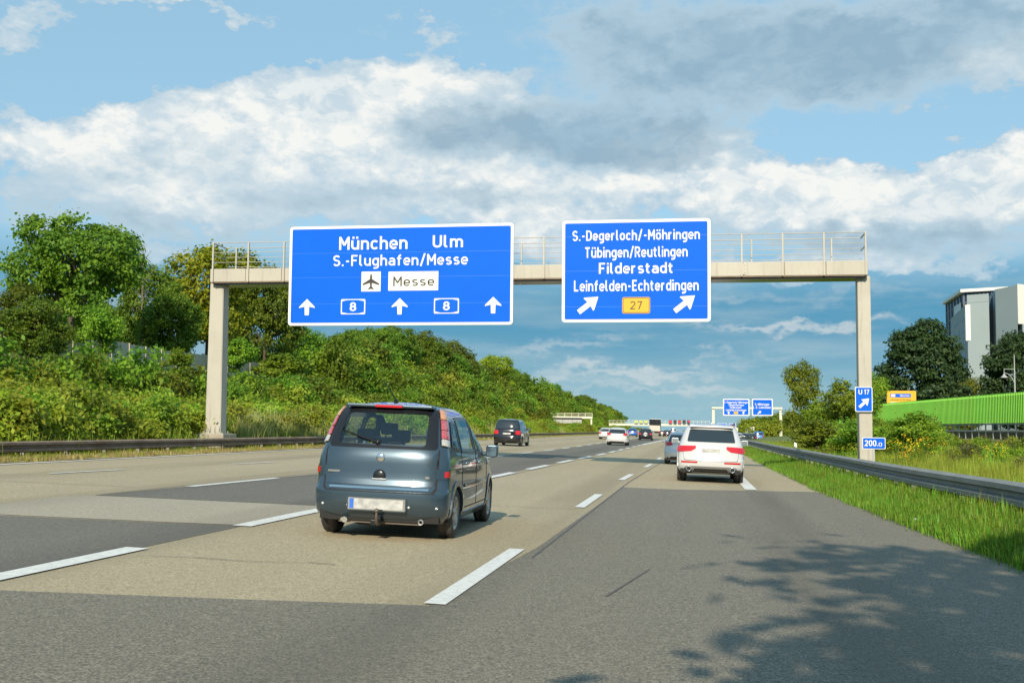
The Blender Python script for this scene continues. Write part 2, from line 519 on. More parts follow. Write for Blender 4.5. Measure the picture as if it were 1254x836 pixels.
class MB:
    def __init__(s):
        s.v, s.f, s.smooth = [], [], []

    def add(s, vs, fs, smooth=False):
        b = len(s.v)
        s.v += [tuple(p) for p in vs]
        s.f += [tuple(b + i for i in q) for q in fs]
        s.smooth += [smooth] * len(fs)
        return s

    def box(s, x0, x1, y0, y1, z0, z1):
        vs = [(x, y, z) for z in (z0, z1) for y in (y0, y1) for x in (x0, x1)]
        return s.add(vs, [(0, 2, 3, 1), (4, 5, 7, 6), (0, 1, 5, 4), (2, 6, 7, 3), (0, 4, 6, 2), (1, 3, 7, 5)])

    def bbox(s, x0, x1, y0, y1, z0, z1, b=0.02):
        """box with chamfered vertical and top edges"""
        bm = bmesh.new()
        bmesh.ops.create_cube(bm, size=1.0)
        for v in bm.verts:
            v.co = Vector(((x0 + x1) / 2 + v.co.x * (x1 - x0), (y0 + y1) / 2 + v.co.y * (y1 - y0), (z0 + z1) / 2 + v.co.z * (z1 - z0)))
        bmesh.ops.bevel(bm, geom=bm.edges[:], offset=b, segments=2, affect='EDGES', profile=0.6)
        s.bm(bm)
        return s

    def bm(s, bm, smooth=False):
        bm.verts.index_update()
        s.add([v.co[:] for v in bm.verts], [[v.index for v in f.verts] for f in bm.faces], smooth)
        bm.free()
        return s

    def tube(s, pts, r, n=8, smooth=True, caps=True):
        pts = [Vector(p) for p in pts]
        rs = r if isinstance(r, (list, tuple)) else [r] * len(pts)
        rings = []
        prev = None
        for i, p in enumerate(pts):
            d = (pts[min(i + 1, len(pts) - 1)] - pts[max(i - 1, 0)]).normalized()
            if prev is None:
                a = d.orthogonal().normalized()
            else:
                a = (prev - d * prev.dot(d)).normalized()
            prev = a
            b = d.cross(a)
            rings.append([p + (a * math.cos(t) + b * math.sin(t)) * rs[i] for t in [k * 2 * math.pi / n for k in range(n)]])
        vs = [q for rg in rings for q in rg]
        fs = []
        for i in range(len(pts) - 1):
            for k in range(n):
                fs.append((i * n + k, i * n + (k + 1) % n, (i + 1) * n + (k + 1) % n, (i + 1) * n + k))
        s.add(vs, fs, smooth)
        if caps:
            s.add(rings[0], [tuple(range(n))[::-1]])
            s.add(rings[-1], [tuple(range(n))])
        return s

    def lathe(s, prof, axis='X', n=32, c=(0, 0, 0), smooth=True):
        """prof: (along axis, radius)"""
        vs = []
        for a, r in prof:
            for k in range(n):
                t = 2 * math.pi * k / n
                u, w = r * math.cos(t), r * math.sin(t)
                vs.append((c[0] + a, c[1] + u, c[2] + w) if axis == 'X' else ((c[0] + u, c[1] + a, c[2] + w) if axis == 'Y' else (c[0] + u, c[1] + w, c[2] + a)))
        fs = [(i * n + k, i * n + (k + 1) % n, (i + 1) * n + (k + 1) % n, (i + 1) * n + k) for i in range(len(prof) - 1) for k in range(n)]
        return s.add(vs, fs, smooth)

    def prism(s, poly, d0, d1, plane='XZ'):
        """2D outline extruded along the third axis"""
        n = len(poly)
        if plane == 'XZ':
            f = lambda p, d: (p[0], d, p[1])
        elif plane == 'YZ':
            f = lambda p, d: (d, p[0], p[1])
        else:
            f = lambda p, d: (p[0], p[1], d)
        vs = [f(p, d0) for p in poly] + [f(p, d1) for p in poly]
        fs = [tuple(range(n))[::-1], tuple(range(n, 2 * n))] + [(i, (i + 1) % n, n + (i + 1) % n, n + i) for i in range(n)]
        return s.add(vs, fs)

    def mesh(s, name, material):
        me = bpy.data.meshes.new(name)
        me.from_pydata(s.v, [], s.f)
        me.materials.append(material)
        if any(s.smooth):
            me.polygons.foreach_set('use_smooth', s.smooth)
        me.update()
        return me

    def build(s, name, material, parent=None, loc=None):
        me = s.mesh(name, material)
        bm = bmesh.new()
        bm.from_mesh(me)
        bmesh.ops.recalc_face_normals(bm, faces=bm.faces[:])
        bm.to_mesh(me)
        bm.free()
        return link(name, me, parent, loc)


def quadmesh(name, V, F, mats, smooth=False, mi=None):
    """fast mesh from numpy arrays: V (n,3), F (m,k)"""
    me = bpy.data.meshes.new(name)
    V = np.asarray(V, np.float32)
    F = np.asarray(F, np.int32)
    k = F.shape[1]
    me.vertices.add(len(V))
    me.vertices.foreach_set('co', V.ravel())
    me.loops.add(F.size)
    me.loops.foreach_set('vertex_index', F.ravel())
    me.polygons.add(len(F))
    me.polygons.foreach_set('loop_start', np.arange(0, F.size, k, dtype=np.int32))
    me.polygons.foreach_set('loop_total', np.full(len(F), k, np.int32))
    if smooth:
        me.polygons.foreach_set('use_smooth', np.ones(len(F), bool))
    for m in mats:
        me.materials.append(m)
    if mi is not None:
        me.polygons.foreach_set('material_index', np.asarray(mi, np.int32))
    me.update(calc_edges=True)
    return me


# ------------------------------------------------------------------ terrain
XL, XR = -15.75, 3.55


def edge_r(Y):            # right edge of the asphalt
    return float(np.interp(Y, [0, 14, 20, 30, 60, 400], [3.95, 3.85, 3.6, 3.35, 3.3, 3.3]))


def terrain_z(X, Y):
    px = [-3000, -160, -90, -64, -62, -50, -48, -33, -31, -26, -18, -16.9, -16.2, -15.76, 3.6, 5, 8, 14, 22, 60, 3000]
    pz = [9, 9.5, 9.5, 8.3, 8.0, 1.0, .6, .6, .7, 1.2, .95, .62, .42, .47, -.125, -.13, .0, .30, .62, .7, .5]
    z = float(np.interp(X, px, pz))
    if X < -30:
        k = float(np.interp(Y, [0, 900, 1500], [1, 1, 0]))
        z = 0.55 + (z - 0.55) * k if z > 0.55 else z
    return z


def build_terrain():
    xs = [-3000, -1500, -600, -300, -160, -120, -90, -76, -64, -62, -58, -54, -50, -48, -40, -33, -31, -26, -22, -18, -16.9, -16.2, -15.76,
          -15.70, 3.5, 3.6, 5, 6.5, 8, 11, 14, 18, 22, 30, 60, 150, 400, 1200, 3000]
    ys = [-200, -60, -20, 0, 10, 20, 30, 40, 60, 80, 100, 130, 170, 220, 300, 400, 550, 700, 900, 1200, 1500, 2200, 3500, 6000]
    V, F = [], []
    rnd = random.Random(3)
    for y in ys:
        for x in xs:
            z = terrain_z(x, y)
            if -15.73 < x < 3.55:
                z = -SLOPE * x - 0.08
            elif x > 5 or x < -18:
                z += rnd.uniform(-.06, .06)
            if x == 3.6:
                z = -SLOPE * 3.6 - 0.03
            V.append((x, y, z))
    n = len(xs)
    for j in range(len(ys) - 1):
        for i in range(n - 1):
            F.append((j * n + i, j * n + i + 1, (j + 1) * n + i + 1, (j + 1) * n + i))
    o = link('ground', quadmesh('ground', V, F, [m_grass_g]))
    tag(o, kind='structure')


build_terrain()


def strip(name, pts, z_off, material, kind=None, parent=None):
    """flat polygon on the cross-sloped carriageway; pts in X,Y"""
    vs = [(x, y, -SLOPE * x + z_off) for x, y in pts]
    me = bpy.data.meshes.new(name)
    me.from_pydata(vs, [], [tuple(range(len(vs)))])
    me.materials.append(material)
    bm = bmesh.new()
    bm.from_mesh(me)
    bmesh.ops.recalc_face_normals(bm, faces=bm.faces[:])
    for f in bm.faces:
        if f.normal.z < 0:
            f.normal_flip()
    bmesh.ops.triangulate(bm, faces=bm.faces[:])
    bm.to_mesh(me)
    bm.free()
    o = link(name, me, parent)
    if kind:
        tag(o, kind=kind)
    return o


YS = [-40, 0, 8, 14, 20, 30, 40, 60, 100, 200, 400, 800, 1500, 3000]
road = strip('road', [(XL, y) for y in YS] + [(edge_r(y), y) for y in reversed(YS)], 0.0, m_asph, 'structure')


def lane_x(tab, Y):
    return float(np.interp(Y, [a for a, b in tab], [b for a, b in tab]))


L3 = [(0, -9.3), (20, -9.05), (44, -8.0), (65, -7.7), (90, -7.7), (300, -7.2), (3000, -7)]
L23 = [(0, -5.5), (16, -5.45), (30, -5.05), (45, -4.85), (60, -4.55), (96, -4.3), (150, -3.75), (400, -3.4), (3000, -3.4)]
L12 = [(0, -1.95), (30, -1.9), (46, -1.62), (100, -1.25), (400, -.9), (3000, -.9)]
L34 = [(0, -13.2), (22, -12.75), (33, -11.7), (60, -11.4), (300, -11.2), (3000, -11.2)]
LR = [(0, 1.42), (29, 1.42), (60, 1.5), (3000, 1.5)]


def band(name, tabA, dA, tabB, dB, y0, y1, z, material, jag=0.0):
    ys = sorted({y0, y1} | {a for a, b in tabA + tabB if y0 < a < y1})
    pts = [(lane_x(tabA, y) + dA, y) for y in ys] + [(lane_x(tabB, y) + dB, y) for y in reversed(ys)]
    return strip(name, pts, z, material, 'structure')


# resurfaced areas, one sheet above the road each
EDGE = [(y, edge_r(y)) for y in YS]
strip('asphalt_patch', [(-15.6, -30), (-15.6, 7.4), (-5.3, 7.9), (-3.4, 8.25), (-1.97, 8.55), (-1.75, 13), (-1.68, 20), (-1.66, 27.2), (-.4, 27.4), (1.2, 28.4), (3.3, 29.7),
                        (3.33, 28), (3.55, 20), (3.82, 14), (3.92, 5), (3.92, -30)], 0.004, m_asph_dark, 'structure')
strip('asphalt_patch', [(-9.3, 8.2), (-9.15, 13.3), (-8.43, 13.1), (-6.6, 13.35), (-5.47, 13.55), (-5.47, 8.3)], 0.004, m_asph_mid, 'structure')
strip('concrete_patch', [(-9.3, 13.4), (-9.5, 16.2), (-9.31, 16.78), (-7.5, 16.95), (-5.7, 17.11), (-5.50, 17.1), (-5.50, 13.6), (-6.6, 13.42), (-8.43, 13.2)], 0.006, m_asph_light, 'structure')
strip('asphalt_patch', [(-9.28, 16.86), (-9.12, 20), (-8.0, 44), (-7.75, 65), (-7.7, 90), (-7.55, 170), (-4.0, 170), (-4.35, 96), (-4.6, 60), (-4.9, 45),
                        (-5.1, 30), (-5.5, 17.2), (-7.5, 17.03)], 0.004, m_asph_mid, 'structure')
# seams of bitumen along the joints
for name, tab, off, y0, y1 in (('road_seam', L12, 0.27, 12, 120), ('road_seam', L23, 0.16, 17.3, 90), ('road_seam', L3, -0.2, 17, 60)):
    band(name, tab, off - .012, tab, off + .012, y0, y1, 0.008, m_seam)
strip('road_seam', [(-15.5, 8.0), (-5.4, 7.80), (-5.4, 7.83), (-15.5, 8.03)], 0.008, m_seam, 'structure')
strip('road_seam', [(-.72, 9.6), (-.69, 9.6), (-.42, 11.6), (-.43, 11.6)], 0.009, mat('rubber_mark', (.10, .092, .08), .8), 'structure')

# painted lines: each dash is a piece of the road


def dash(tab, y0, y1, w):
    ys = [y0, (y0 + y1) / 2, y1]
    pts = [(lane_x(tab, y) - w / 2, y) for y in ys] + [(lane_x(tab, y) + w / 2, y) for y in reversed(ys)]
    o = strip('lane_dash', pts, 0.012, m_line)
    o.parent = road
    return o


for k in range(24):
    dash(L12, 8.6 + k * 11.1, 12.7 + k * 11.1, 0.17)
y = 6.3
for k in range(13):
    dash(L23, y, y + 4.5, 0.24)
    y += 7.15
for k in range(22):
    dash(L3, 19.8 + k * 8.1, 23.8 + k * 8.1, 0.17)
for k in range(16):
    dash(L34, 13.8 + k * 7.6, 16.4 + k * 7.6, 0.12)


def line(name, tab, y0, y1, w):
    ys = sorted({y0, y1} | {a for a, b in tab if y0 < a < y1})
    pts = [(lane_x(tab, y) - w / 2, y) for y in ys] + [(lane_x(tab, y) + w / 2, y) for y in reversed(ys)]
    o = strip(name, pts, 0.012, m_line)
    o.parent = road


line('edge_line', LR, 28.9, 900, 0.30)
line('edge_line', [(0, -15.28), (3000, -15.28)], -20, 900, 0.16)
line('solid_line', L23, 99, 330, 0.34)

# dust and grit gathered along the right edge of the asphalt, and a few sealed cracks
rj = random.Random(17)
ys = [6 + k * .7 for k in range(80)]
pts = [(edge_r(y) - .10 - rj.uniform(0, .22), y) for y in ys] + [(edge_r(y) - .01, y) for y in reversed(ys)]
strip('edge_grit', pts, 0.0075, mat('grit', (.19, .165, .115), .95, nscale=9, ncol=(.10, .09, .06), namt=.8, bump=.6, bscale=50), 'structure')
m_crack = mat('sealed_crack', (.085, .08, .068), .7)


def crack(x0, y0, dx, dy, n, w):
    P, x, y = [], x0, y0
    for k in range(n):
        P.append((x, y))
        x += dx + rj.uniform(-.10, .10)
        y += dy + rj.uniform(-.10, .10)
    strip('road_crack', [(a, b) for a, b in P] + [(a + w, b + w) for a, b in reversed(P)], 0.0105, m_crack, 'structure')


crack(-5.2, 10.2, .22, .05, 9, .018)
crack(-9.0, 24.0, .1, .55, 12, .03)
crack(-13.5, 18.5, .45, .06, 9, .03)
crack(-4.4, 19.0, .3, .03, 9, .025)
# left dry verge, a thin strip of straw beside the asphalt
pts = []
V, F = [], []
ys = np.concatenate([np.arange(-10, 120, 2.0), np.arange(120, 900, 20.0)])
rnd = random.Random(5)
for i, yv in enumerate(ys):
    for x, z in ((-15.62, .512), (-15.8, .55), (-16.2, .50), (-16.75 + rnd.uniform(-.2, .1), .60)):
        V.append((x + (rnd.uniform(-.06, .06) if x > -15.7 else 0), yv, z + rnd.uniform(-.012, .012)))
for i in range(len(ys) - 1):
    for k in range(3):
        F.append((i * 4 + k, i * 4 + k + 1, (i + 1) * 4 + k + 1, (i + 1) * 4 + k))
tag(link('dry_verge', quadmesh('dry_verge', V, F, [m_straw])), kind='structure')
# opposite carriageway behind the planted median
V = [(x, yv, 0.66) for yv in (-100, 3000) for x in (-47.5, -33.5)]
tag(link('opposite_road', quadmesh('opposite_road', V, [(0, 1, 3, 2)], [m_asph])), kind='structure')
# exit ramp that swings off to the right in the distance
V, F = [], []
for i, (x, yv) in enumerate([(3.0, 120), (3.4, 140), (4.6, 165), (8, 200), (14, 230), (24, 255), (44, 280), (80, 300)]):
    V += [(x, yv, -.06 + .002 * i), (x + 5.5, yv - 4 - i * 2.2, -.06 + .002 * i)]
for i in range(7):
    F.append((2 * i, 2 * i + 1, 2 * i + 3, 2 * i + 2))
tag(link('exit_ramp', quadmesh('exit_ramp', V, F, [m_asph])), kind='structure')

# ------------------------------------------------------------------ cars


def smooth_table(tab, n=14):
    """Catmull-Rom through the rows of a table"""
    T = np.array(tab, float)
    P = np.vstack([2 * T[0] - T[1], T, 2 * T[-1] - T[-2]])
    out = []
    for i in range(1, len(P) - 2):
        for k in range(n):
            t = k / n
            a, b, c, d = P[i - 1], P[i], P[i + 1], P[i + 2]
            # reduced tangents keep z monotone
            m0, m1 = (c - a) * .38, (d - b) * .38
            h = (2 * t**3 - 3 * t**2 + 1) * b + (t**3 - 2 * t**2 + t) * m0 + (-2 * t**3 + 3 * t**2) * c + (t**3 - t**2) * m1
            out.append(h)
    out.append(T[-1])
    return np.array(out)


class Shell:
    """car body skin: rings stacked in height, rounded corners in plan"""
    def __init__(s, rows, cr=.26, cf=.5, p=2.7, taper=.05, crown=.06):
        s.T = smooth_table(rows)
        s.z = s.T[:, 0]
        s.cr, s.cf, s.p, s.tp, s.crown = cr, cf, p, taper, crown
        s.L = rows[2][2]
        s.ym = s.L * .47
        s.ztop = s.z[-1]

    def g(s, z):
        return np.interp(z, s.z, s.T[:, 1]), np.interp(z, s.z, s.T[:, 2]), np.interp(z, s.z, s.T[:, 3])

    def tap(s, y):
        return 1 - s.tp * ((y - s.ym) / (s.L / 2)) ** 2

    def rear(s, x, z):
        yR, yF, W = s.g(z)
        W = W * s.tap(yR + .05)
        w = min(abs(x / W), .9999)
        return Vector((x, yR + s.cr * (1 - (1 - w**s.p) ** (1 / s.p)), z))

    def side(s, y, z, sg=1):
        yR, yF, W = s.g(z)
        W = W * s.tap(y)
        if y < yR + s.cr:
            u = min((yR + s.cr - y) / s.cr, 1)
            W *= (1 - u**s.p) ** (1 / s.p)
        if y > yF - s.cf:
            u = min((y - yF + s.cf) / s.cf, 1)
            W *= (1 - u**s.p) ** (1 / s.p)
        return Vector((sg * W, y, z))

    def wrap(s, q, z, sg=1):
        """q: 0 rear centre, 1 end of the rear corner, then metres forward along the side"""
        yR, yF, W = s.g(z)
        if q <= 1:
            th = q * math.pi / 2
            x = W * math.sin(th) ** (2 / s.p)
            yy = yR + s.cr * (1 - abs(math.cos(th)) ** (2 / s.p))
        else:
            yy = yR + s.cr + (q - 1)
            x = W
        return Vector((sg * x * s.tap(yy), yy, z))

    def ring(s, row, na, nsd):
        z, yR, yF, W = row
        pts = []
        for k in range(na + 1):
            th = -math.pi / 2 + math.pi * k / na
            sn = math.sin(th)
            pts.append((W * math.copysign(abs(sn) ** (2 / s.p), sn), yR + s.cr * (1 - abs(math.cos(th)) ** (2 / s.p))))
        ya, yb = yR + s.cr, yF - s.cf
        for k in range(1, nsd):
            pts.append((W, ya + (yb - ya) * k / nsd))
        for k in range(na + 1):
            th = math.pi / 2 - math.pi * k / na
            sn = math.sin(th)
            pts.append((W * math.copysign(abs(sn) ** (2 / s.p), sn), yF - s.cf * (1 - abs(math.cos(th)) ** (2 / s.p))))
        for k in range(1, nsd):
            pts.append((-W, yb + (ya - yb) * k / nsd))
        return [(x * s.tap(y), y, z) for x, y in pts]

    def body(s, na, nsd, cut=None, wheels=None, rw=.36):
        rings = [s.ring(r, na, nsd) for r in s.T]
        z, yR, yF, W = s.T[-1]
        base = rings[-1]
        ym = (yR + yF) / 2
        for k in (.97, .9, .75, .5, .25, .05):
            rings.append([(x * k, ym + (y - ym) * k, z + s.crown * (1 - k * k)) for x, y, _ in base])
        n = len(rings[0])
        V = [p for rg in rings for p in rg]
        F = []
        for i in range(len(rings) - 1):
            for k in range(n):
                q = (i * n + k, i * n + (k + 1) % n, (i + 1) * n + (k + 1) % n, (i + 1) * n + k)
                c = sum((Vector(V[a]) for a in q), Vector()) / 4
                if wheels and c.z < .8 and abs(c.x) > .5:
                    if any(math.hypot(c.y - yw, c.z - zw) < rw for yw, zw in wheels):
                        continue
                if cut and cut(c):
                    continue
                F.append(q)
        F.append(tuple((len(rings) - 1) * n + k for k in range(n)))
        return V, F


def inpoly(x, y, P):
    c = False
    j = len(P) - 1
    for i in range(len(P)):
        if (P[i][1] > y) != (P[j][1] > y) and x < (P[j][0] - P[i][0]) * (y - P[i][1]) / (P[j][1] - P[i][1]) + P[i][0]:
            c = not c
        j = i
    return c


def roundpoly(P, r, n=4):
    """round the corners of an outline"""
    out = []
    N = len(P)
    for i in range(N):
        a, b, c = Vector(P[i - 1]), Vector(P[i]), Vector(P[(i + 1) % N])
        u, w = (a - b), (c - b)
        d = min(r, u.length * .45, w.length * .45)
        p0, p1 = b + u.normalized() * d, b + w.normalized() * d
        for k in range(n + 1):
            t = k / n
            q = p0 * (1 - t)**2 + b * 2 * t * (1 - t) + p1 * t * t
            out.append((q.x, q.y))
    return out


def dens(P, h):
    out = []
    for i in range(len(P)):
        a, b = P[i], P[(i + 1) % len(P)]
        n = max(1, int(math.hypot(b[0] - a[0], b[1] - a[1]) / h))
        for k in range(n):
            out.append((a[0] + (b[0] - a[0]) * k / n, a[1] + (b[1] - a[1]) * k / n))
    return out


def patch(name, P, fmap, off, material, parent, holes=(), h=.05, thick=.015, hscale=(1, 1)):
    """panel cut to outline P (2D), bent onto the surface fmap(u, v) and raised by off, with a rim"""
    P = dens(P, h)
    H = [dens(q, h) for q in holes]
    vs, edges = [], []
    for loop in [P] + H:
        b = len(vs)
        vs += loop
        edges += [(b + i, b + (i + 1) % len(loop)) for i in range(len(loop))]
    x0, x1 = min(p[0] for p in P), max(p[0] for p in P)
    y0, y1 = min(p[1] for p in P), max(p[1] for p in P)
    nx, ny = int((x1 - x0) / h), int((y1 - y0) / h)
    for i in range(1, nx):
        for j in range(1, ny):
            x, yy = x0 + (x1 - x0) * i / nx, y0 + (y1 - y0) * j / ny
            if inpoly(x, yy, P) and not any(inpoly(x, yy, q) for q in H):
                vs.append((x, yy))
    r = delaunay_2d_cdt([Vector(v) for v in vs], edges, [], 0, 1e-6)
    co, fs, es = r[0], r[2], r[1]
    keep = []
    for f in fs:
        cx = sum(co[i].x for i in f) / len(f)
        cy = sum(co[i].y for i in f) / len(f)
        if inpoly(cx, cy, P) and not any(inpoly(cx, cy, q) for q in H):
            keep.append(f)
    e = 1e-3
    top, low = [], []
    for c in co:
        p = fmap(c.x, c.y)
        du = fmap(c.x + e, c.y) - fmap(c.x - e, c.y)
        dv = fmap(c.x, c.y + e) - fmap(c.x, c.y - e)
        n = du.cross(dv)
        n = n.normalized() if n.length > 1e-12 else Vector((0, -1, 0))
        ref = Vector((p.x, (p.y - 2.0) * .4, .2))
        if n.dot(ref) < 0:
            n = -n
        top.append(p + n * off)
        low.append(p + n * (off - thick))
    cnt = {}
    for f in keep:
        for i in range(len(f)):
            k = (f[i], f[(i + 1) % len(f)])
            kk = (min(k), max(k))
            cnt.setdefault(kk, []).append(k)
    mb = MB()
    N = len(top)
    mb.add([p[:] for p in top], keep, True)
    rim = [v[0] for v in cnt.values() if len(v) == 1]
    if thick > 0 and rim:
        ids = sorted({i for a in rim for i in a})
        mp = {i: k for k, i in enumerate(ids)}
        M = len(ids)
        mb.add([top[i][:] for i in ids] + [low[i][:] for i in ids], [(mp[b], mp[a], M + mp[a], M + mp[b]) for a, b in rim], False)
    o = mb.build(name, material, parent)
    return o


def mirror_pts(P):
    return [(-x, y) for x, y in P][::-1]


def wheel_meshes(rt, rr, wd, key):
    t = MB()
    w = wd / 2
    t.lathe([(-w + .01, rr), (-w, rr + .02), (-w, rt - .035), (-w + .012, rt - .012), (-w + .03, rt), (-.012, rt), (-.010, rt - .007), (.010, rt - .007), (.012, rt), (w - .03, rt),
             (w - .012, rt - .012), (w, rt - .035), (w, rr + .02), (w - .01, rr)], n=40)
    tm = t.mesh('tyre', m_tyre)
    r = MB()
    r.lathe([(w - .012, rr + .004), (w - .004, rr - .006), (w - .03, rr - .022), (w - .05, rr - .03), (-w + .03, rr - .02)], n=36)
    for k in range(7):
        a = k * 2 * math.pi / 7
        c, s_ = math.cos(a), math.sin(a)
        px, pz = -s_, c
        q = []
        for rad, hw, x in ((.03, .030, w - .02), (rr - .02, .022, w - .012)):
            for sg in (-1, 1):
                for dx in (0, -.03):
                    q.append((x + dx, c * rad + px * hw * sg, s_ * rad + pz * hw * sg))
        r.add(q, [(0, 2, 6, 4), (1, 5, 7, 3), (0, 4, 5, 1), (2, 3, 7, 6), (4, 6, 7, 5)])
    r.lathe([(w - .05, .001), (w - .012, .001), (w - .008, .05), (w - .02, .062), (w - .05, .065)], n=20)
    rm = r.mesh('rim', m_rim)
    d = MB()
    d.lathe([(w - .07, .001), (w - .07, rr - .02)], n=24)
    dm = d.mesh('brake_disc', m_dark)
    return tm, rm, dm


WH = {}


def add_wheel(root, x, y, rt, rr, wd, side):
    key = (rt, rr, wd)
    if key not in WH:
        WH[key] = wheel_meshes(rt, rr, wd, key)
    w = bpy.data.objects.new('wheel', None)
    C.objects.link(w)
    w.parent = root
    w.location = (x, y, rt)
    if side < 0:
        w.rotation_euler = (0, 0, math.pi)
    link('tyre', WH[key][0], w)
    link('rim', WH[key][1], w)
    link('brake_disc', WH[key][2], w)


def car(name, label, cat, loc, spec, paint, group=None, near=False, yaw=0.0):
    root = thing(name, label, cat, loc, 0, group)
    root.rotation_euler = (0, math.atan(SLOPE), yaw)
    S = spec.get('scale', .94)
    root.scale = (S, S, S)
    sh = Shell(spec['rows'], spec.get('cr', .26), spec.get('cf', .55), spec.get('p', 2.7), spec.get('taper', .05), spec.get('crown', .06))
    Wd = spec['W']
    rt, rr, wd = spec['wheel']
    y1, y2 = spec['axles']
    z0 = spec['rows'][0][0]
    rw = rt + .05
    glass_in = spec.get('win')
    cut = None
    through = near and spec.get('through', False)
    sw = spec['side_win']
    if through:
        inner = spec['win_in']

        def cut(c):
            if c.y < 1.0 and inpoly(c.x, c.z, inner):
                return True
            if abs(c.x) > Wd * .5 and any(inpoly(c.y, c.z, q) for q in spec['side_in']):
                return True
            if c.y > spec['screen'][0] and c.z > spec['screen'][1] + .03 and c.z < sh.ztop - .06 and abs(c.x) < sh.g(c.z)[2] * .88:
                return True
            return False
    na, nsd = (36, 70) if near else (14, 22)
    V, F = sh.body(na, nsd, cut, [(y1, rt), (y2, rt)] if near or True else None, rw)
    mb = MB()
    mb.add(V, F, True)
    mb.build('body', paint, root)
    # floor pan and arch liners
    u = MB()
    u.box(-Wd + .27, Wd - .27, .25, spec['rows'][2][2] - .3, z0 - .02, z0 + .16)
    u.box(-Wd + .06, Wd - .06, y1 + rw + .02, y2 - rw - .02, z0 + .01, z0 + .12)
    u.box(-Wd + .12, Wd - .12, .12, y1 - rw, z0 + .015, z0 + .12)
    for yw in (y1, y2):
        for sg in (-1, 1):
            n = 16
            vs, fs = [], []
            for k in range(n + 1):
                a = math.pi * (1.08 - 1.16 * k / n)
                for xx in (Wd - .06, Wd - .30):
                    vs.append((sg * xx, yw + (rw + .02) * math.cos(a), rt + (rw + .02) * math.sin(a)))
            for k in range(n):
                fs.append((2 * k, 2 * k + 2, 2 * k + 3, 2 * k + 1))
            u.add(vs, fs, True)
            u.add([(sg * (Wd - .29), yw - rw, z0 + .02), (sg * (Wd - .29), yw + rw, z0 + .02), (sg * (Wd - .29), yw + rw * .7, rt + rw), (sg * (Wd - .29), yw - rw * .7, rt + rw)], [(0, 1, 2, 3)])
    u.build('underbody', m_dark, root)
    for yw in (y1, y2):
        for sg in (-1, 1):
            add_wheel(root, sg * (Wd - wd / 2 - .025), yw, rt, rr, wd, sg)
    # arch lips
    if near:
        for yw in (y1, y2):
            a0, a1 = -.10, math.pi + .10
            n = 24
            outer = [(yw + (rw + .05) * math.cos(a0 + (a1 - a0) * k / n), rt + (rw + .05) * math.sin(a0 + (a1 - a0) * k / n)) for k in range(n + 1)]
            innr = [(yw + (rw - .025) * math.cos(a1 - (a1 - a0) * k / n), rt + (rw - .025) * math.sin(a1 - (a1 - a0) * k / n)) for k in range(n + 1)]
            for sg in (-1, 1):
                patch('wheel_arch', outer + innr, lambda a, b, sg=sg: sh.side(a, max(b, z0), sg), .012, paint, root, h=.06, thick=.04)
    # windows
    h = .05 if near else .12
    W_out = roundpoly(spec['win'], .05)
    if through:
        patch('rear_window_frame', W_out, sh.rear, .014, m_trim, root, holes=[roundpoly(spec['win_in'], .06)], h=.05)
        patch('rear_window', roundpoly([(x * .995, z) for x, z in spec['win_in']], .06), sh.rear, .008, m_glass, root, h=.05, thick=.0)
        for q, qi in zip(sw, spec['side_in']):
            for sg in (-1, 1):
                patch('window_frame', roundpoly(q, .04), lambda a, b, sg=sg: sh.side(a, b, sg), .010, m_trim, root, holes=[roundpoly(qi, .04)], h=.06)
                patch('side_window', roundpoly(qi, .04), lambda a, b, sg=sg: sh.side(a, b, sg), .006, m_glass, root, h=.06, thick=0)
        # windscreen: a sheet across the opening
        ys, zs = spec['screen']
        vs, fs = [], []
        n = 10
        zz = np.linspace(zs, sh.ztop - .03, n)
        for z in zz:
            yR, yF, W = sh.g(z)
            for k in range(9):
                x = (k / 8 * 2 - 1) * W * .9
                vs.append((x, yF - sh.cf * (1 - (1 - abs(x / W)**sh.p) ** (1 / sh.p)) + .004, z))
        for i in range(n - 1):
            for k in range(8):
                fs.append((i * 9 + k, i * 9 + k + 1, (i + 1) * 9 + k + 1, (i + 1) * 9 + k))
        MB().add(vs, fs, True).build('windscreen', m_glass, root)
        # cabin: floor, two rows of seats with head restraints, dashboard
        zb = spec['win'][0][1]
        cf = MB()
        cf.box(-Wd + .12, Wd - .12, .3, y2 - .3, z0 + .2, z0 + .28)
        cf.box(-Wd + .18, Wd - .18, y2 - .55, y2 - .25, z0 + .3, zb - .03)
        cf.build('cabin_floor', m_seat, root)
        for ry, xsl in ((y1 + .35, (-.46, 0, .46)), (y1 + 1.25, (-.38, .38))):
            for xs in xsl:
                se = MB()
                se.bbox(xs - .21, xs + .21, ry - .04, ry + .10, z0 + .3, zb + (.02 if len(xsl) == 3 else .10), .04)
                se.bbox(xs - .20, xs + .20, ry + .05, ry + .5, z0 + .3, z0 + .48, .04)
                so = se.build('seat', m_seat, root)
                hr = MB()
                zt = zb + (.02 if len(xsl) == 3 else .10)
                hr.bbox(xs - .12, xs + .12, ry - .03, ry + .06, zt + .04, zt + .2, .035)
                hr.tube([(xs - .05, ry + .02, zt - .03), (xs - .05, ry + .02, zt + .06)], .008)
                hr.tube([(xs + .05, ry + .02, zt - .03), (xs + .05, ry + .02, zt + .06)], .008)
                hr.build('head_restraint', m_seat, so)
    else:
        patch('rear_window', W_out, sh.rear, .008, m_glass_d, root, h=h)
        for q in sw:
            for sg in (-1, 1):
                patch('side_window', roundpoly(q, .04), lambda a, b, sg=sg: sh.side(a, b, sg), .006, m_glass_d, root, h=h)
        ys, zs = spec['screen']
        vs, fs = [], []
        zz = np.linspace(zs, sh.ztop - .03, 6)
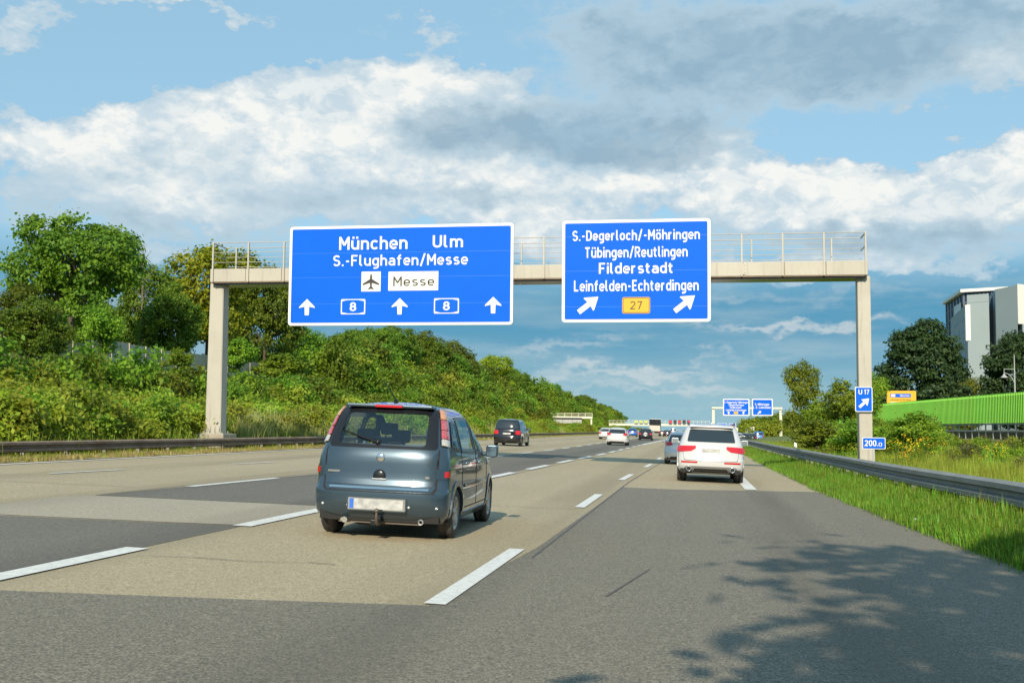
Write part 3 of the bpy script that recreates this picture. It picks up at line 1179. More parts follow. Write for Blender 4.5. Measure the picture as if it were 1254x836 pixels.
        for z in zz:
            yR, yF, W = sh.g(z)
            for k in range(9):
                x = (k / 8 * 2 - 1) * W * .88
                vs.append((x, yF - sh.cf * (1 - (1 - abs(x / W)**sh.p) ** (1 / sh.p)) + .012, z))
        for i in range(5):
            for k in range(8):
                fs.append((i * 9 + k, i * 9 + k + 1, (i + 1) * 9 + k + 1, (i + 1) * 9 + k))
        MB().add(vs, fs, True).build('windscreen', m_glass_d, root)
    # mirrors
    my, mz, ml = spec.get('mirror', (y2 - .55, 1.02, .22))
    for sg in (-1, 1):
        p = sh.side(my, mz, sg)
        b = MB()
        b.tube([(p.x - sg * .02, my, mz - .02), (p.x + sg * .06, my + .02, mz)], .03, 8)
        b.bbox(p.x + sg * .05 if sg > 0 else p.x - .05 - ml, p.x + .05 + ml if sg > 0 else p.x - .05, my - .02, my + .10, mz - .05, mz + .12, .035)
        mo = b.build('mirror', spec.get('mirror_mat', paint), root)
        g2 = MB()
        a, c = (p.x + sg * .07, p.x + sg * (.03 + ml))
        g2.prism(roundpoly([(min(a, c), mz - .035), (max(a, c), mz - .035), (max(a, c), mz + .105), (min(a, c), mz + .105)], .03), my - .026, my - .018)
        g2.build('mirror_glass', m_chrome, mo)
    for nm, P, mm, mode, off in spec['rear_bits']:
        for sg in (1, -1):
            if mode == 'rear':
                patch(nm, P, sh.rear, off, mm or paint, root, h=h)
                break
            if mode == 'rear2':
                patch(nm, P if sg > 0 else mirror_pts(P), sh.rear, off, mm or paint, root, h=h * .6)
            if mode == 'wrap2':
                patch(nm, P, lambda a, b, sg=sg: sh.wrap(max(a, 0), b, sg), off, mm or paint, root, h=h * .8)
    if near:
        for q in spec.get('seams', ()):
            for sg in (-1, 1):
                patch('door_gap', q, lambda a, b, sg=sg: sh.side(a, b, sg), .0035, m_dark, root, h=.05, thick=.003)
        for yh, zh in spec.get('handles', ()):
            for sg in (-1, 1):
                p = sh.side(yh, zh, sg)
                MB().bbox(min(p.x, p.x + sg * .035), max(p.x, p.x + sg * .035), yh - .09, yh + .09, zh - .015, zh + .015, .012).build('door_handle', paint, root)
    return root, sh


def ribbon_rect(x0, x1, z0, z1):
    return [(x0, z0), (x1, z0), (x1, z1), (x0, z1)]


m_meriva = mat('paint_blue_grey', (0.044, 0.075, 0.105), 0.28, 0.5, coat=1.0, nscale=2.0, ncol=(0.055, 0.085, 0.115), namt=0.3)
m_pwhite = mat('paint_white', (0.52, 0.53, 0.54), 0.22, coat=1.0, nscale=1.0, ncol=(0.48, 0.49, 0.50), namt=0.4)
m_psilver = mat('paint_silver', (0.62, 0.65, 0.68), 0.3, 0.3, coat=1.0)
m_pblack = mat('paint_black', (0.012, 0.012, 0.016), 0.14, 0.2, coat=1.0)
m_pblue = mat('paint_blue', (0.01, 0.13, 0.55), 0.2, 0.2, coat=1.0)
m_seamdark = mat('panel_gap', (0.006, 0.006, 0.008), 0.7)

near_label = 'blue-grey five-door minivan with a tow bar, driving in the lane left of the camera'
MER = dict(scale=.975, W=.845, wheel=(.305, .20, .19), axles=(.72, 3.33), cr=.24, cf=.6, p=3.0, taper=.05, crown=.065, through=True,
           rows=[(.20, .16, 3.90, .76), (.30, .05, 3.99, .83), (.42, .0, 4.03, .845), (.56, .0, 4.02, .845), (.62, .035, 3.98, .838), (.70, .06, 3.93, .838), (.86, .075, 3.70, .835),
                 (.97, .085, 3.35, .82), (1.05, .11, 3.1, .80), (1.15, .16, 2.9, .775), (1.30, .245, 2.6, .735), (1.44, .33, 2.3, .69), (1.53, .41, 2.1, .648), (1.58, .52, 1.95, .575)],
           win=[(-.665, 1.07), (.665, 1.07), (.59, 1.545), (-.59, 1.545)],
           win_in=[(-.56, 1.115), (.52, 1.10), (.50, 1.49), (-.50, 1.49)],
           side_win=[[(.50, 1.12), (.98, 1.03), (.98, 1.43), (.72, 1.42)], [(1.04, 1.03), (1.98, 1.0), (1.86, 1.475), (1.04, 1.475)], [(2.04, 1.0), (2.85, .99), (2.38, 1.36), (2.12, 1.475), (1.94, 1.475)]],
           side_in=[[(.58, 1.14), (.93, 1.07), (.93, 1.39), (.74, 1.385)], [(1.09, 1.06), (1.92, 1.04), (1.82, 1.44), (1.09, 1.44)], [(2.09, 1.04), (2.72, 1.03), (2.34, 1.32), (2.11, 1.44), (1.99, 1.44)]],
           screen=(1.9, 1.02), mirror=(2.62, 1.0, .17), mirror_mat=m_meriva,
           seams=[ribbon_rect(1.005, 1.018, .42, 1.03), ribbon_rect(2.0, 2.013, .36, 1.0), ribbon_rect(2.93, 2.943, .36, .97), ribbon_rect(1.01, 2.94, .345, .357)],
           handles=[(1.25, .90), (2.2, .89)],
           rear_bits=[
               ('tailgate', roundpoly([(-.665, .575), (.665, .575), (.672, 1.12), (-.672, 1.12)], .06), None, 'rear', .010),
               ('tailgate_gap', roundpoly([(-.69, .555), (.69, .555), (.695, 1.10), (-.695, 1.10)], .07), m_seamdark, 'rear', .004),
               ('trim_strip', roundpoly([(-.60, .585), (.60, .585), (.60, .607), (-.60, .607)], .008), m_chrome, 'rear', .022),
               ('crease', roundpoly([(-.66, .635), (.66, .635), (.66, .70), (-.66, .70)], .02), None, 'rear', .019),
               ('reflector', roundpoly([(.73, .755), (.90, .755), (.90, .825), (.73, .825)], .012), m_lred, 'wrap2', .014),
               ('reflector_housing', roundpoly([(.52, .73), (.90, .73), (.90, .85), (.52, .85)], .02), None, 'wrap2', .006),
               ('tail_lamp_housing', roundpoly([(.66, 1.12), (.98, 1.10), (.98, 1.54), (.72, 1.56)], .04), m_trim, 'wrap2', .010),
               ('tail_lamp', roundpoly([(.685, 1.125), (.965, 1.105), (.97, 1.185), (.69, 1.20)], .02), m_lcl, 'wrap2', .024),
               ('tail_lamp', roundpoly([(.69, 1.208), (.97, 1.193), (.972, 1.292), (.70, 1.306)], .02), m_lredp, 'wrap2', .024),
               ('tail_lamp', roundpoly([(.70, 1.314), (.972, 1.30), (.974, 1.418), (.715, 1.43)], .02), m_lredp, 'wrap2', .024),
               ('tail_lamp', roundpoly([(.715, 1.438), (.974, 1.426), (.976, 1.53), (.735, 1.545)], .02), m_lor, 'wrap2', .024),
           ])
P0 = Vector((-3.60, 12.85, 0))
P0.z = -SLOPE * P0.x
mer, shm = car('minivan', near_label, 'car', P0, MER, m_meriva, near=True, yaw=R(1.2))
# brake lamp in the roof spoiler
sp = MB()
sp.bbox(-.54, .54, .375, .64, 1.562, 1.602, .018)
sp.build('roof_spoiler', m_meriva, mer)
MB().bbox(-.17, .17, .345, .38, 1.562, 1.594, .008).build('brake_lamp', m_lred, mer)
# number plate in its recess, blurred in the photo: no characters
pl = MB()
pl.prism(roundpoly(ribbon_rect(-.36, .36, .335, .50), .03), -.018, .03)
ph = pl.build('plate_recess', m_meriva, mer)
pl = MB()
pl.prism(roundpoly(ribbon_rect(-.345, .345, .348, .488), .012), -.026, -.016)
pp = pl.build('number_plate', m_chrome, mer)
MB().prism(roundpoly(ribbon_rect(-.275, .32, .36, .476), .008), -.031, -.027).build('plate_face', m_plate, pp)
MB().prism(ribbon_rect(-.325, -.278, .36, .476), -.031, -.027).build('plate_band', m_plblue, pp)
# badge (round, blank) and handle
b = MB()
q = shm.rear(0, .965)
b.lathe([(-.012, .001), (-.012, .04), (-.006, .052), (.01, .052)], axis='Y', n=28, c=(0, q.y - .012, .965))
b.build('badge', m_chrome, mer)
q = shm.rear(0, .74)
b = MB()
b.lathe([(-.014, .001), (-.012, .055), (-.002, .078), (.02, .08)], axis='Y', n=28, c=(0, q.y - .012, .745))
b.build('tailgate_handle', m_trim, mer)
MB().bbox(-.09, .09, q.y - .036, q.y - .01, .700, .722, .008).build('handle_lip', m_chrome, mer)
MB().box(.55, .60, shm.rear(.57, .70).y - .018, shm.rear(.57, .70).y, .735, .76).build('badge', m_chrome, mer)
MB().box(-.64, -.46, shm.rear(-.55, .77).y - .017, shm.rear(-.55, .77).y, .775, .797).build('badge', m_chrome, mer)
# wiper
w = MB()
q0, q1 = shm.rear(-.06, 1.145), shm.rear(-.52, 1.27)
w.tube([(q0.x, q0.y - .03, q0.z), ((q0.x + q1.x) / 2, (q0.y + q1.y) / 2 - .045, (q0.z + q1.z) / 2), (q1.x, q1.y - .025, q1.z)], [.022, .013, .007], 8)
w.lathe([(-.05, .001), (-.045, .03), (-.01, .034)], axis='Y', n=16, c=(q0.x, q0.y, q0.z))
w.build('rear_wiper', m_trim, mer)
# aerial
a = MB()
a.tube([(0, .72, 1.63), (0, .70, 1.67)], [.03, .018], 10)
a.tube([(0, .70, 1.66), (-.06, .52, 1.82), (-.10, .42, 1.88)], [.007, .005, .004], 6)
a.build('aerial', m_trim, mer)
# parking sensors, exhaust, tow hitch, towing eye, silencer
for xs in (-.68, -.36, .38, .70):
    q = shm.rear(xs, .40)
    MB().lathe([(-.008, .001), (-.008, .014), (.004, .016)], axis='Y', n=12, c=(q.x, q.y, .395)).build('parking_sensor', m_psilver, mer)
e = MB()
e.tube([(-.40, .55, .22), (-.40, .05, .215)], .035, 14)
e.tube([(-.44, .40, .22), (-.44, .09, .215)], .022, 10)
e.build('exhaust_pipe', m_chrome, mer)
MB().tube([(-.30, .9, .21), (-.30, .35, .21), (.1, .33, .21)], .07, 12).build('silencer', m_dark, mer)
t = MB()
t.box(-.5, .5, .16, .22, .18, .25)
t.tube([(.03, .2, .205), (.03, -.04, .195), (.03, -.10, .215), (.03, -.12, .29), (.03, -.12, .33)], [.022, .022, .021, .017, .014], 10)
t.lathe([(-.028, .001), (-.02, .02), (0, .03), (.02, .02), (.028, .001)], axis='Z', n=14, c=(.03, -.12, .352))
t.build('tow_bar', mat('worn_iron', (0.16, 0.13, 0.11), 0.5, 0.6), mer)
MB().bbox(-.07, .02, .0, .06, .17, .235, .01).build('tow_socket', m_trim, mer)
MB().lathe([(0, .028), (.012, .036), (.024, .028), (.012, .02)], axis='Y', n=14, c=(.52, .06, .225)).build('towing_eye', m_psilver, mer)
# side rubbing strip
for sg in (-1, 1):
    patch('rubbing_strip', roundpoly(ribbon_rect(1.15, 2.85, .60, .645), .015), lambda a, b, sg=sg: shm.side(a, b, sg), .016, m_meriva, mer, h=.08)
    patch('sill', roundpoly(ribbon_rect(1.15, 2.9, .215, .30), .02), lambda a, b, sg=sg: shm.side(a, b, sg), .014, m_meriva, mer, h=.08)

Q7 = dict(W=.985, wheel=(.37, .25, .27), axles=(1.03, 4.03), cr=.34, cf=.7, p=2.6, taper=.06, crown=.05,
          rows=[(.27, .22, 4.95, .86), (.36, .07, 5.03, .94), (.48, .01, 5.08, .975), (.64, .0, 5.08, .985), (.74, .03, 5.04, .98), (.90, .06, 4.85, .98), (1.03, .08, 4.4, .955),
                (1.11, .11, 4.0, .93), (1.20, .17, 3.75, .90), (1.40, .33, 3.25, .83), (1.55, .46, 2.9, .765), (1.63, .58, 2.7, .71), (1.67, .72, 2.5, .63)],
          win=[(-.69, 1.17), (.69, 1.17), (.615, 1.53), (-.615, 1.53)],
          side_win=[[(.72, 1.20), (1.55, 1.14), (1.55, 1.53), (.95, 1.50)], [(1.62, 1.14), (2.6, 1.12), (2.5, 1.55), (1.62, 1.55)], [(2.68, 1.12), (3.5, 1.10), (2.95, 1.42), (2.6, 1.55)]],
          screen=(2.7, 1.12), mirror=(3.2, 1.12, .22),
          seams=[ribbon_rect(1.58, 1.595, .5, 1.13), ribbon_rect(2.64, 2.655, .5, 1.1)],
          rear_bits=[
              ('tailgate_gap', roundpoly([(-.76, .63), (.76, .63), (.80, .90), (.80, 1.14), (-.80, 1.14), (-.80, .90)], .05), m_seamdark, 'rear', .002),
              ('tailgate', roundpoly([(-.748, .642), (.748, .642), (.79, .90), (.79, 1.16), (-.79, 1.16), (-.79, .90)], .05), None, 'rear', .009),
              ('tail_lamp', roundpoly([(.43, .985), (.56, .90), (.90, .865), (.972, .88), (.968, .99), (.935, 1.035), (.55, 1.05), (.43, 1.055)], .025), m_lred, 'rear2', .022),
              ('reflector', roundpoly([(.38, .565), (.84, .565), (.84, .61), (.38, .61)], .01), m_lred, 'rear2', .014),
              ('diffuser', roundpoly([(-.78, .30), (.78, .30), (.74, .46), (.60, .475), (-.60, .475), (-.74, .46)], .05), mat('diffuser_grey', (.22, .22, .22), .45, .3), 'rear', .012),
              ('diffuser_slot', roundpoly([(-.50, .33), (.50, .33), (.46, .41), (-.46, .41)], .03), m_trim, 'rear', .022),
              ('brake_lamp', roundpoly([(-.14, 1.575), (.14, 1.575), (.14, 1.60), (-.14, 1.60)], .01), m_lred, 'rear', .03),
          ])
P = gnd(868, 586)
P = Vector((.47, 31.6, -SLOPE * .47))
q7, shq = car('suv', 'large white SUV with twin exhausts driving in the right lane ahead', 'car', P, Q7, m_pwhite, near=True)
for sg in (-1, 1):
    q = shq.rear(sg * .62, .40)
    MB().lathe([(-.06, .055), (-.075, .068), (-.06, .075), (.06, .072)], axis='Y', n=20, c=(q.x, q.y, .395)).build('exhaust_pipe', m_chrome, q7)
    MB().lathe([(-.03, .001), (-.03, .066)], axis='Y', n=20, c=(q.x, q.y, .395)).build('exhaust_bore', m_dark, q7)
    rr_ = MB()
    rr_.tube([(sg * .66, .95, 1.68), (sg * .68, 1.1, 1.735), (sg * .70, 1.9, 1.75), (sg * .69, 2.7, 1.72), (sg * .67, 2.85, 1.68)], .02, 8)
    rr_.build('roof_rail', m_trim, q7)
q = shq.rear(0, .93)
MB().prism(roundpoly(ribbon_rect(-.26, .26, .87, .985), .01), q.y - .022, q.y - .01).build('number_plate', m_plate, q7)
MB().bbox(-.62, .62, .42, .75, 1.60, 1.64, .015).build('roof_spoiler', m_pwhite, q7)
MB().bbox(-.02, .02, .9, 1.0, 1.70, 1.74, .01).build('aerial', m_pwhite, q7)


def simple_spec(L, W, H, rake=.30, boxy=1.0, lamp=None, wr=.31, belt=None, lampcol=None, bumper=None):
    """saloon/hatch proportions from length, width and height"""
    w = W / 2
    b = belt or H * .64
    rows = [(.19, .16, L - .1, w * .9), (.28, .04, L - .03, w * .98), (.42, .0, L, w), (.56, .0, L - .01, w), (.64, .04, L - .06, w), (b * .88, .07, L - .35, w * .985),
            (b, .10, L - 1.0, w * .95), (b + .08, .10 + rake * .25, L - 1.25, w * .92), (b + (H - b) * .5, .10 + rake * .6, L - 1.65, w * .83 * boxy), (H - .12, .10 + rake, L - 2.0, w * .74 * boxy), (H - .05, .10 + rake * 1.5, L - 2.2, w * .66 * boxy)]
    lz0, lz1 = lamp or (b * .72, b * .96)
    bits = [('tail_lamp', roundpoly([(w * .58, lz0 + .03), (w * .9, lz0), (w * .96, lz1 - .05), (w * .9, lz1), (w * .62, lz1 - .02)], .03), m_lred, 'rear2', .022),
            ('number_plate', roundpoly(ribbon_rect(-.26, .26, b * .70, b * .70 + .11), .01), m_plate, 'rear', .014),
            ('bumper_insert', roundpoly([(-w * .75, .24), (w * .75, .24), (w * .68, .34), (-w * .68, .34)], .03), bumper or m_trim, 'rear', .012)]
    return dict(W=w, wheel=(wr, .2, .2), axles=(.80, L - .82), cr=.28, cf=.6, p=2.6, taper=.06, crown=.05, rows=rows,
                win=[(-w * .80, b + .035), (w * .80, b + .035), (w * .70 * boxy, H - .17), (-w * .70 * boxy, H - .17)],
                side_win=[[(.5 + rake, b + .03), (L * .42, b), (L * .42, H - .16), (.62 + rake * 1.2, H - .18)], [(L * .44, b), (L - 1.45, b - .02), (L - 2.0, H - .22), (L * .44 + .1, H - .15)]],
                screen=(L - 2.3, b + .04), mirror=(L - 1.6, b + .02, .18), rear_bits=bits)


def place(px, Y, side=0.0):
    p = at(px, 527, Y)
    p.z = -SLOPE * p.x
    return p


car('estate_car', 'silver estate car half hidden behind the white SUV', 'car', place(838, 46.8), simple_spec(4.5, 1.78, 1.44, .45, lamp=(.80, .97)), m_psilver, near=True)
mpv = simple_spec(4.65, 1.86, 1.76, .22, 1.05, lamp=(.74, 1.02), wr=.33, belt=1.06)
mpv['rows'] = [(z, a, b, c) for z, a, b, c in mpv['rows']]
car('people_carrier', 'black people carrier alone in the far left lane beside the crash barrier', 'car', place(620, 69), mpv, m_pblack, near=True)
car('hatchback', 'white hatchback in the middle distance right of a half-hidden white car', 'car', place(755, 90), simple_spec(4.1, 1.76, 1.50, .34, lamp=(.82, 1.03)), m_pwhite, near=True)
car('saloon_car', 'white car half hidden behind the left side of the white hatchback', 'car', place(741.5, 131), simple_spec(4.3, 1.78, 1.42, .4), m_pwhite)
car('compact_car', 'small bright blue car far ahead', 'car', place(774, 190), simple_spec(3.9, 1.70, 1.48, .36), m_pblue)
car('hatchback', 'black hatchback far ahead, in front of the grey lorry', 'car', place(790, 139), simple_spec(4.3, 1.80, 1.52, .34), m_pblack)
car('saloon_car', 'white car right of the grey lorry, partly behind it', 'car', place(812.5, 250), simple_spec(4.6, 1.82, 1.42, .5), m_pwhite)
car('saloon_car', 'dark car between two white cars right of the lorry', 'car', place(817, 225), simple_spec(4.6, 1.82, 1.42, .5), m_pblack)
car('delivery_van', 'white van farthest ahead above the silver estate car', 'van', place(824.5, 330), simple_spec(5.0, 1.95, 1.95, .2, 1.15, belt=1.1), m_pwhite)
car('saloon_car', 'silver car just above the roof of the silver estate car', 'car', place(831, 250), simple_spec(4.6, 1.82, 1.42, .5), m_psilver)
car('compact_car', 'white car just right of the white SUV roof on the road ahead', 'car', place(903, 168), simple_spec(4.2, 1.76, 1.46, .36), m_pwhite)
car('saloon_car', 'dark car on the exit ramp, left one of two, below the box lorry', 'car', place(912, 185), simple_spec(4.5, 1.8, 1.45, .4), mat('paint_navy', (.02, .03, .05), .2, .3, coat=1.0))
car('saloon_car', 'dark car on the exit ramp, right one of two, beside the blue van', 'car', place(920.5, 192), simple_spec(4.5, 1.8, 1.45, .4), m_pblack)
car('delivery_van', 'bright blue van on the exit ramp in front of the bushes', 'van', place(929, 215), simple_spec(5.0, 1.95, 1.85, .2, 1.15, belt=1.1), mat('paint_sky_blue', (.02, .22, .70), .3, coat=1.0))


def lorry(name, label, px, Y, w, h, paintm, board):
    r = thing(name, label, 'lorry', place(px, Y))
    r.rotation_euler.y = math.atan(SLOPE)
    bx = MB()
    bx.bbox(-w / 2, w / 2, 0, 6.2, .95, h, .05)
    bx.build('box_body', paintm, r)
    c = MB()
    c.bbox(-w / 2 + .05, w / 2 - .05, 6.3, 8.0, .5, h * .82, .12)
    c.build('cab', paintm, r)
    MB().box(-w / 2 + .2, w / 2 - .2, .2, 7.8, .55, .93).build('chassis', m_dark, r)
    for sg in (-1, 1):
        MB().box(sg * .03 if sg > 0 else -w / 2 + .1, w / 2 - .1 if sg > 0 else -.03, -.03, -.004, 1.05, h - .12).build('rear_door', paintm, r)
        MB().box(sg * (w / 2 - .2) - .13, sg * (w / 2 - .2) + .13, -.05, .02, .72, .86).build('tail_lamp', m_lred, r)
        for yy in (1.4, 2.5, 7.0):
            wh = MB()
            wh.lathe([(-.14, .25), (-.15, .45), (-.12, .5), (.12, .5), (.15, .45), (.14, .25)], n=20)
            wh.lathe([(.11, .001), (.12, .25)], n=20)
            wh.build('wheel', m_tyre, r, (sg * (w / 2 - .2), yy, .5))
    MB().box(-w / 2 + .1, w / 2 - .1, .05, .13, .42, .56).build('underrun_bar', m_steel, r)
    if board:
        MB().bbox(-w / 2 - .05, w / 2 + .05, -.12, .1, h * .70, h * .70 + 1.25, .03).build('warning_board', m_trim, r)
    return r


lorry('box_lorry', 'pale grey lorry with a dark board on its tail, far ahead in the middle lanes', 801.5, 235, 2.2, 3.1, mat('paint_pale_grey', (.5, .48, .43), .5), True)
lorry('box_lorry', 'white box lorry far away on the exit ramp above the dark cars', 918, 240, 1.8, 2.7, m_pwhite, False)

# ------------------------------------------------------------------ lettering: a drawn road-sign alphabet made of strokes


def arc(cx, cy, rx, ry, a0, a1, n=10):
    return [(cx + rx * math.cos(R(a0 + (a1 - a0) * k / n)), cy + ry * math.sin(R(a0 + (a1 - a0) * k / n))) for k in range(n + 1)]


def bowl(w=3.0, y0=.5, y1=4.5):
    r = w / 2
    ry = min(1.45, (y1 - y0) / 2)
    return arc(r, y1 - ry, r, ry, 0, 180) + arc(r, y0 + ry, r, ry, 180, 360) + [(w, y1 - ry)]


ARCH = [(0, 3.0)] + arc(1.5, 3.05, 1.5, 1.45, 180, 0) + [(3, 0)]
GL = {
    'a': (3.0, [[(.15, 3.95)] + arc(1.5, 3.2, 1.5, 1.3, 125, 0) + [(3, 0)], [(3, 2.75), (1.3, 2.75)] + arc(1.2, 1.62, 1.2, 1.12, 90, 270) + [(1.7, .5), (3, 1.0)]]),
    'b': (3.0, [[(0, 0), (0, 7)], bowl()]),
    'c': (2.7, [arc(1.5, 3.05, 1.5, 1.45, 35, 180) + arc(1.5, 1.95, 1.5, 1.45, 180, 325)]),
    'd': (3.0, [[(3, 0), (3, 7)], bowl()]),
    'e': (3.0, [[(0, 2.45), (3, 2.45), (3, 3.05)] + arc(1.5, 3.05, 1.5, 1.45, 0, 180) + arc(1.5, 1.95, 1.5, 1.45, 180, 325)]),
    'f': (2.2, [[(.8, 0), (.8, 5.2)] + arc(2.1, 5.2, 1.3, 1.3, 180, 90), [(-.3, 4.5), (2.2, 4.5)]]),
    'g': (3.0, [bowl(), [(3, 5), (3, -.2)] + arc(1.6, -.2, 1.4, 1.25, 0, -90) + [(.3, -1.45)]]),
    'h': (3.0, [[(0, 0), (0, 7)], ARCH]),
    'i': (0.0, [[(0, 0), (0, 5)], [(0, 5.9), (0, 6.95)]]),
    'l': (1.1, [[(0, 7), (0, 1.5)] + arc(1.0, 1.5, 1.0, 1.0, 180, 270) + [(1.2, .5)]]),
    'm': (5.2, [[(0, 0), (0, 5)], [(0, 3.2)] + arc(1.3, 3.2, 1.3, 1.3, 180, 0) + [(2.6, 0)], [(2.6, 3.2)] + arc(3.9, 3.2, 1.3, 1.3, 180, 0) + [(5.2, 0)]]),
    'n': (3.0, [[(0, 0), (0, 5)], ARCH]),
    'o': (3.0, [bowl()]),
    'r': (2.0, [[(0, 0), (0, 5)], [(0, 3.0)] + arc(1.5, 3.0, 1.5, 1.5, 180, 75)]),
    's': (2.7, [arc(1.35, 3.53, 1.25, .98, 30, 270) + arc(1.35, 1.52, 1.35, 1.03, 90, -150)]),
    't': (2.0, [[(.6, 6.3), (.6, 1.6)] + arc(1.7, 1.6, 1.1, 1.1, 180, 270) + [(2.0, .5)], [(-.4, 4.5), (2.0, 4.5)]]),
    'u': (3.0, [[(3, 0), (3, 5)], [(0, 5), (0, 2)] + arc(1.5, 1.95, 1.5, 1.45, 180, 360)]),
    'M': (4.2, [[(0, 0), (0, 7)], [(4.2, 0), (4.2, 7)], [(.15, 6.5), (2.1, 2.4)], [(2.1, 2.4), (4.05, 6.5)]]),
    'U': (3.4, [[(0, 7), (0, 2.2)] + arc(1.7, 2.2, 1.7, 1.7, 180, 360) + [(3.4, 7)]]),
    'S': (3.4, [arc(1.7, 5.02, 1.6, 1.48, 25, 270) + arc(1.7, 2.02, 1.7, 1.52, 90, -155)]),
    'F': (3.0, [[(0, 0), (0, 6.5), (3.2, 6.5)], [(0, 3.5), (2.7, 3.5)]]),
    'D': (3.4, [[(0, .5), (1.5, .5)] + arc(1.5, 2.4, 1.9, 1.9, -90, 0) + arc(1.5, 4.6, 1.9, 1.9, 0, 90) + [(0, 6.5), (0, .5)]]),
    'T': (3.6, [[(-.1, 6.5), (3.7, 6.5)], [(1.8, 6.5), (1.8, 0)]]),
    'R': (3.3, [[(0, 0), (0, 6.5), (1.7, 6.5)] + arc(1.7, 4.9, 1.6, 1.6, 90, -90) + [(0, 3.3)], [(1.6, 3.3), (3.4, 0)]]),
    'L': (2.8, [[(0, 7), (0, .5), (2.9, .5)]]),
    'E': (2.9, [[(3.1, 6.5), (0, 6.5), (0, .5), (3.1, .5)], [(0, 3.5), (2.7, 3.5)]]),
    '8': (3.2, [arc(1.6, 5.05, 1.35, 1.45, 0, 360, 18), arc(1.6, 2.05, 1.6, 1.55, 0, 360, 18)]),
    '2': (3.2, [arc(1.6, 4.9, 1.6, 1.6, 165, -20) + [(0, .5), (3.4, .5)]]),
    '7': (3.0, [[(-.1, 6.5), (3.1, 6.5), (1.0, 0)]]),
    '1': (1.4, [[(0, 5.3), (1.4, 6.6), (1.4, 0)]]),
    '0': (3.0, [arc(1.5, 5.0, 1.5, 1.5, 0, 180) + arc(1.5, 2.0, 1.5, 1.5, 180, 360) + [(3.0, 5.0)]]),
    '.': (0.2, [[(.1, 0), (.1, 1.05)]]), '-': (1.8, [[(0, 3.0), (1.8, 3.0)]]), '/': (2.4, [[(0, -.6), (2.4, 7.4)]]),
}


def ribbon(pts, w):
    """strip of constant width along a polyline"""
    P = [Vector(p) for p in pts]
    q = [P[0]]
    for p in P[1:]:
        if (p - q[-1]).length > 1e-4:
            q.append(p)
    P = q
    closed = (P[0] - P[-1]).length < 1e-3
    Lf, Rt = [], []
    n = len(P)
    for i in range(n):
        if closed:
            a, b = P[i - 1 if i > 0 else n - 2], P[i + 1 if i < n - 1 else 1]
        else:
            a, b = P[max(i - 1, 0)], P[min(i + 1, n - 1)]
        d0 = (P[i] - a).normalized() if (P[i] - a).length > 1e-6 else (b - P[i]).normalized()
        d1 = (b - P[i]).normalized() if (b - P[i]).length > 1e-6 else d0
        t = (d0 + d1)
        t = t.normalized() if t.length > 1e-3 else d0
        nrm = Vector((-t.y, t.x))
        k = min(1 / max(abs(nrm.dot(Vector((-d0.y, d0.x)))), .3), 2.5)
        Lf.append(P[i] + nrm * w / 2 * k)
        Rt.append(P[i] - nrm * w / 2 * k)
    vs = [(p.x, p.y) for p in Lf] + [(p.x, p.y) for p in Rt]
    fs = [(i, i + 1, n + i + 1, n + i) for i in range(n - 1)]
    return vs, fs


def text_width(s, gap=1.9):
    w = 0
    for ch in s:
        b = {'ü': 'u', 'ö': 'o'}.get(ch, ch)
        w += (2.6 if ch == ' ' else GL[b][0] + gap)
    return w - gap


def lettering(s, x0, x1, zb, cap, y, material, parent, stroke=1.05, slope=0.0, name='lettering'):
    """one printed line: fitted between x0 and x1, baseline zb, cap height cap, on the plane y"""
    W = text_width(s)
    sx, sz = (x1 - x0) / (W + 1.0), cap / 7.0
    mb = MB()
    cx = .5
    k = 0
    for ch in s:
        if ch == ' ':
            cx += 2.6
            continue
        b = {'ü': 'u', 'ö': 'o'}.get(ch, ch)
        w, strokes = GL[b]
        st = list(strokes)
        if ch in 'üö':
            st += [[(.55, 5.85), (.55, 6.95)], [(2.45, 5.85), (2.45, 6.95)]]
        for p in st:
            vs, fs = ribbon(p, stroke)
            yy = y - .0006 * (k % 5)
            k += 1
            mb.add([(x0 + (cx + u) * sx, yy, zb + v * sz + slope * (x0 + (cx + u) * sx)) for u, v in vs], fs)
        cx += w + 1.9
    me = mb.mesh(name, material)
    o = link(name, me, parent)
    return o


def plate(name, x0, x1, z0, z1, y0, y1, rad, material, parent):
    return MB().prism(roundpoly(ribbon_rect(x0, x1, z0, z1), rad, 5), y0, y1).build(name, material, parent)


def outline(name, P, y0, y1, material, parent):
    return MB().prism(P, y0, y1).build(name, material, parent)


def up_arrow(cx, cz, s, y, parent, m=None):
    P = [(0, 1), (1, .02), (1.0, -.12), (.30, .06), (.26, -1), (-.26, -1), (-.30, .06), (-1.0, -.12), (-1, .02)]
    return outline('arrow', [(cx + a * s, cz + b * s) for a, b in P], y - .004, y + .002, m or m_white, parent)


def diag_arrow(cx, cz, s, y, parent, ang=-52):
    P = [(0, 1), (.62, -.02), (.27, .02), (.23, -1), (-.23, -1), (-.27, .02), (-.62, -.02)]
    P = [(0, 1.08), (.66, .12), (.66, .0), (.22, .08), (.22, -1.05), (-.22, -1.05), (-.22, .08), (-.66, .0), (-.66, .12)]
    c, t = math.cos(R(ang)), math.sin(R(ang))
    return outline('arrow', [(cx + (a * c - b * t) * s, cz + (a * t + b * c) * s) for a, b in P], y - .004, y + .002, m_white, parent)


m_seamblue = mat('sign_seam_blue', (0.012, 0.15, 0.66), 0.4)
# ------------------------------------------------------------------ the sign gantry over the road
GY = 39.0
SY = 38.35        # front face of the signs


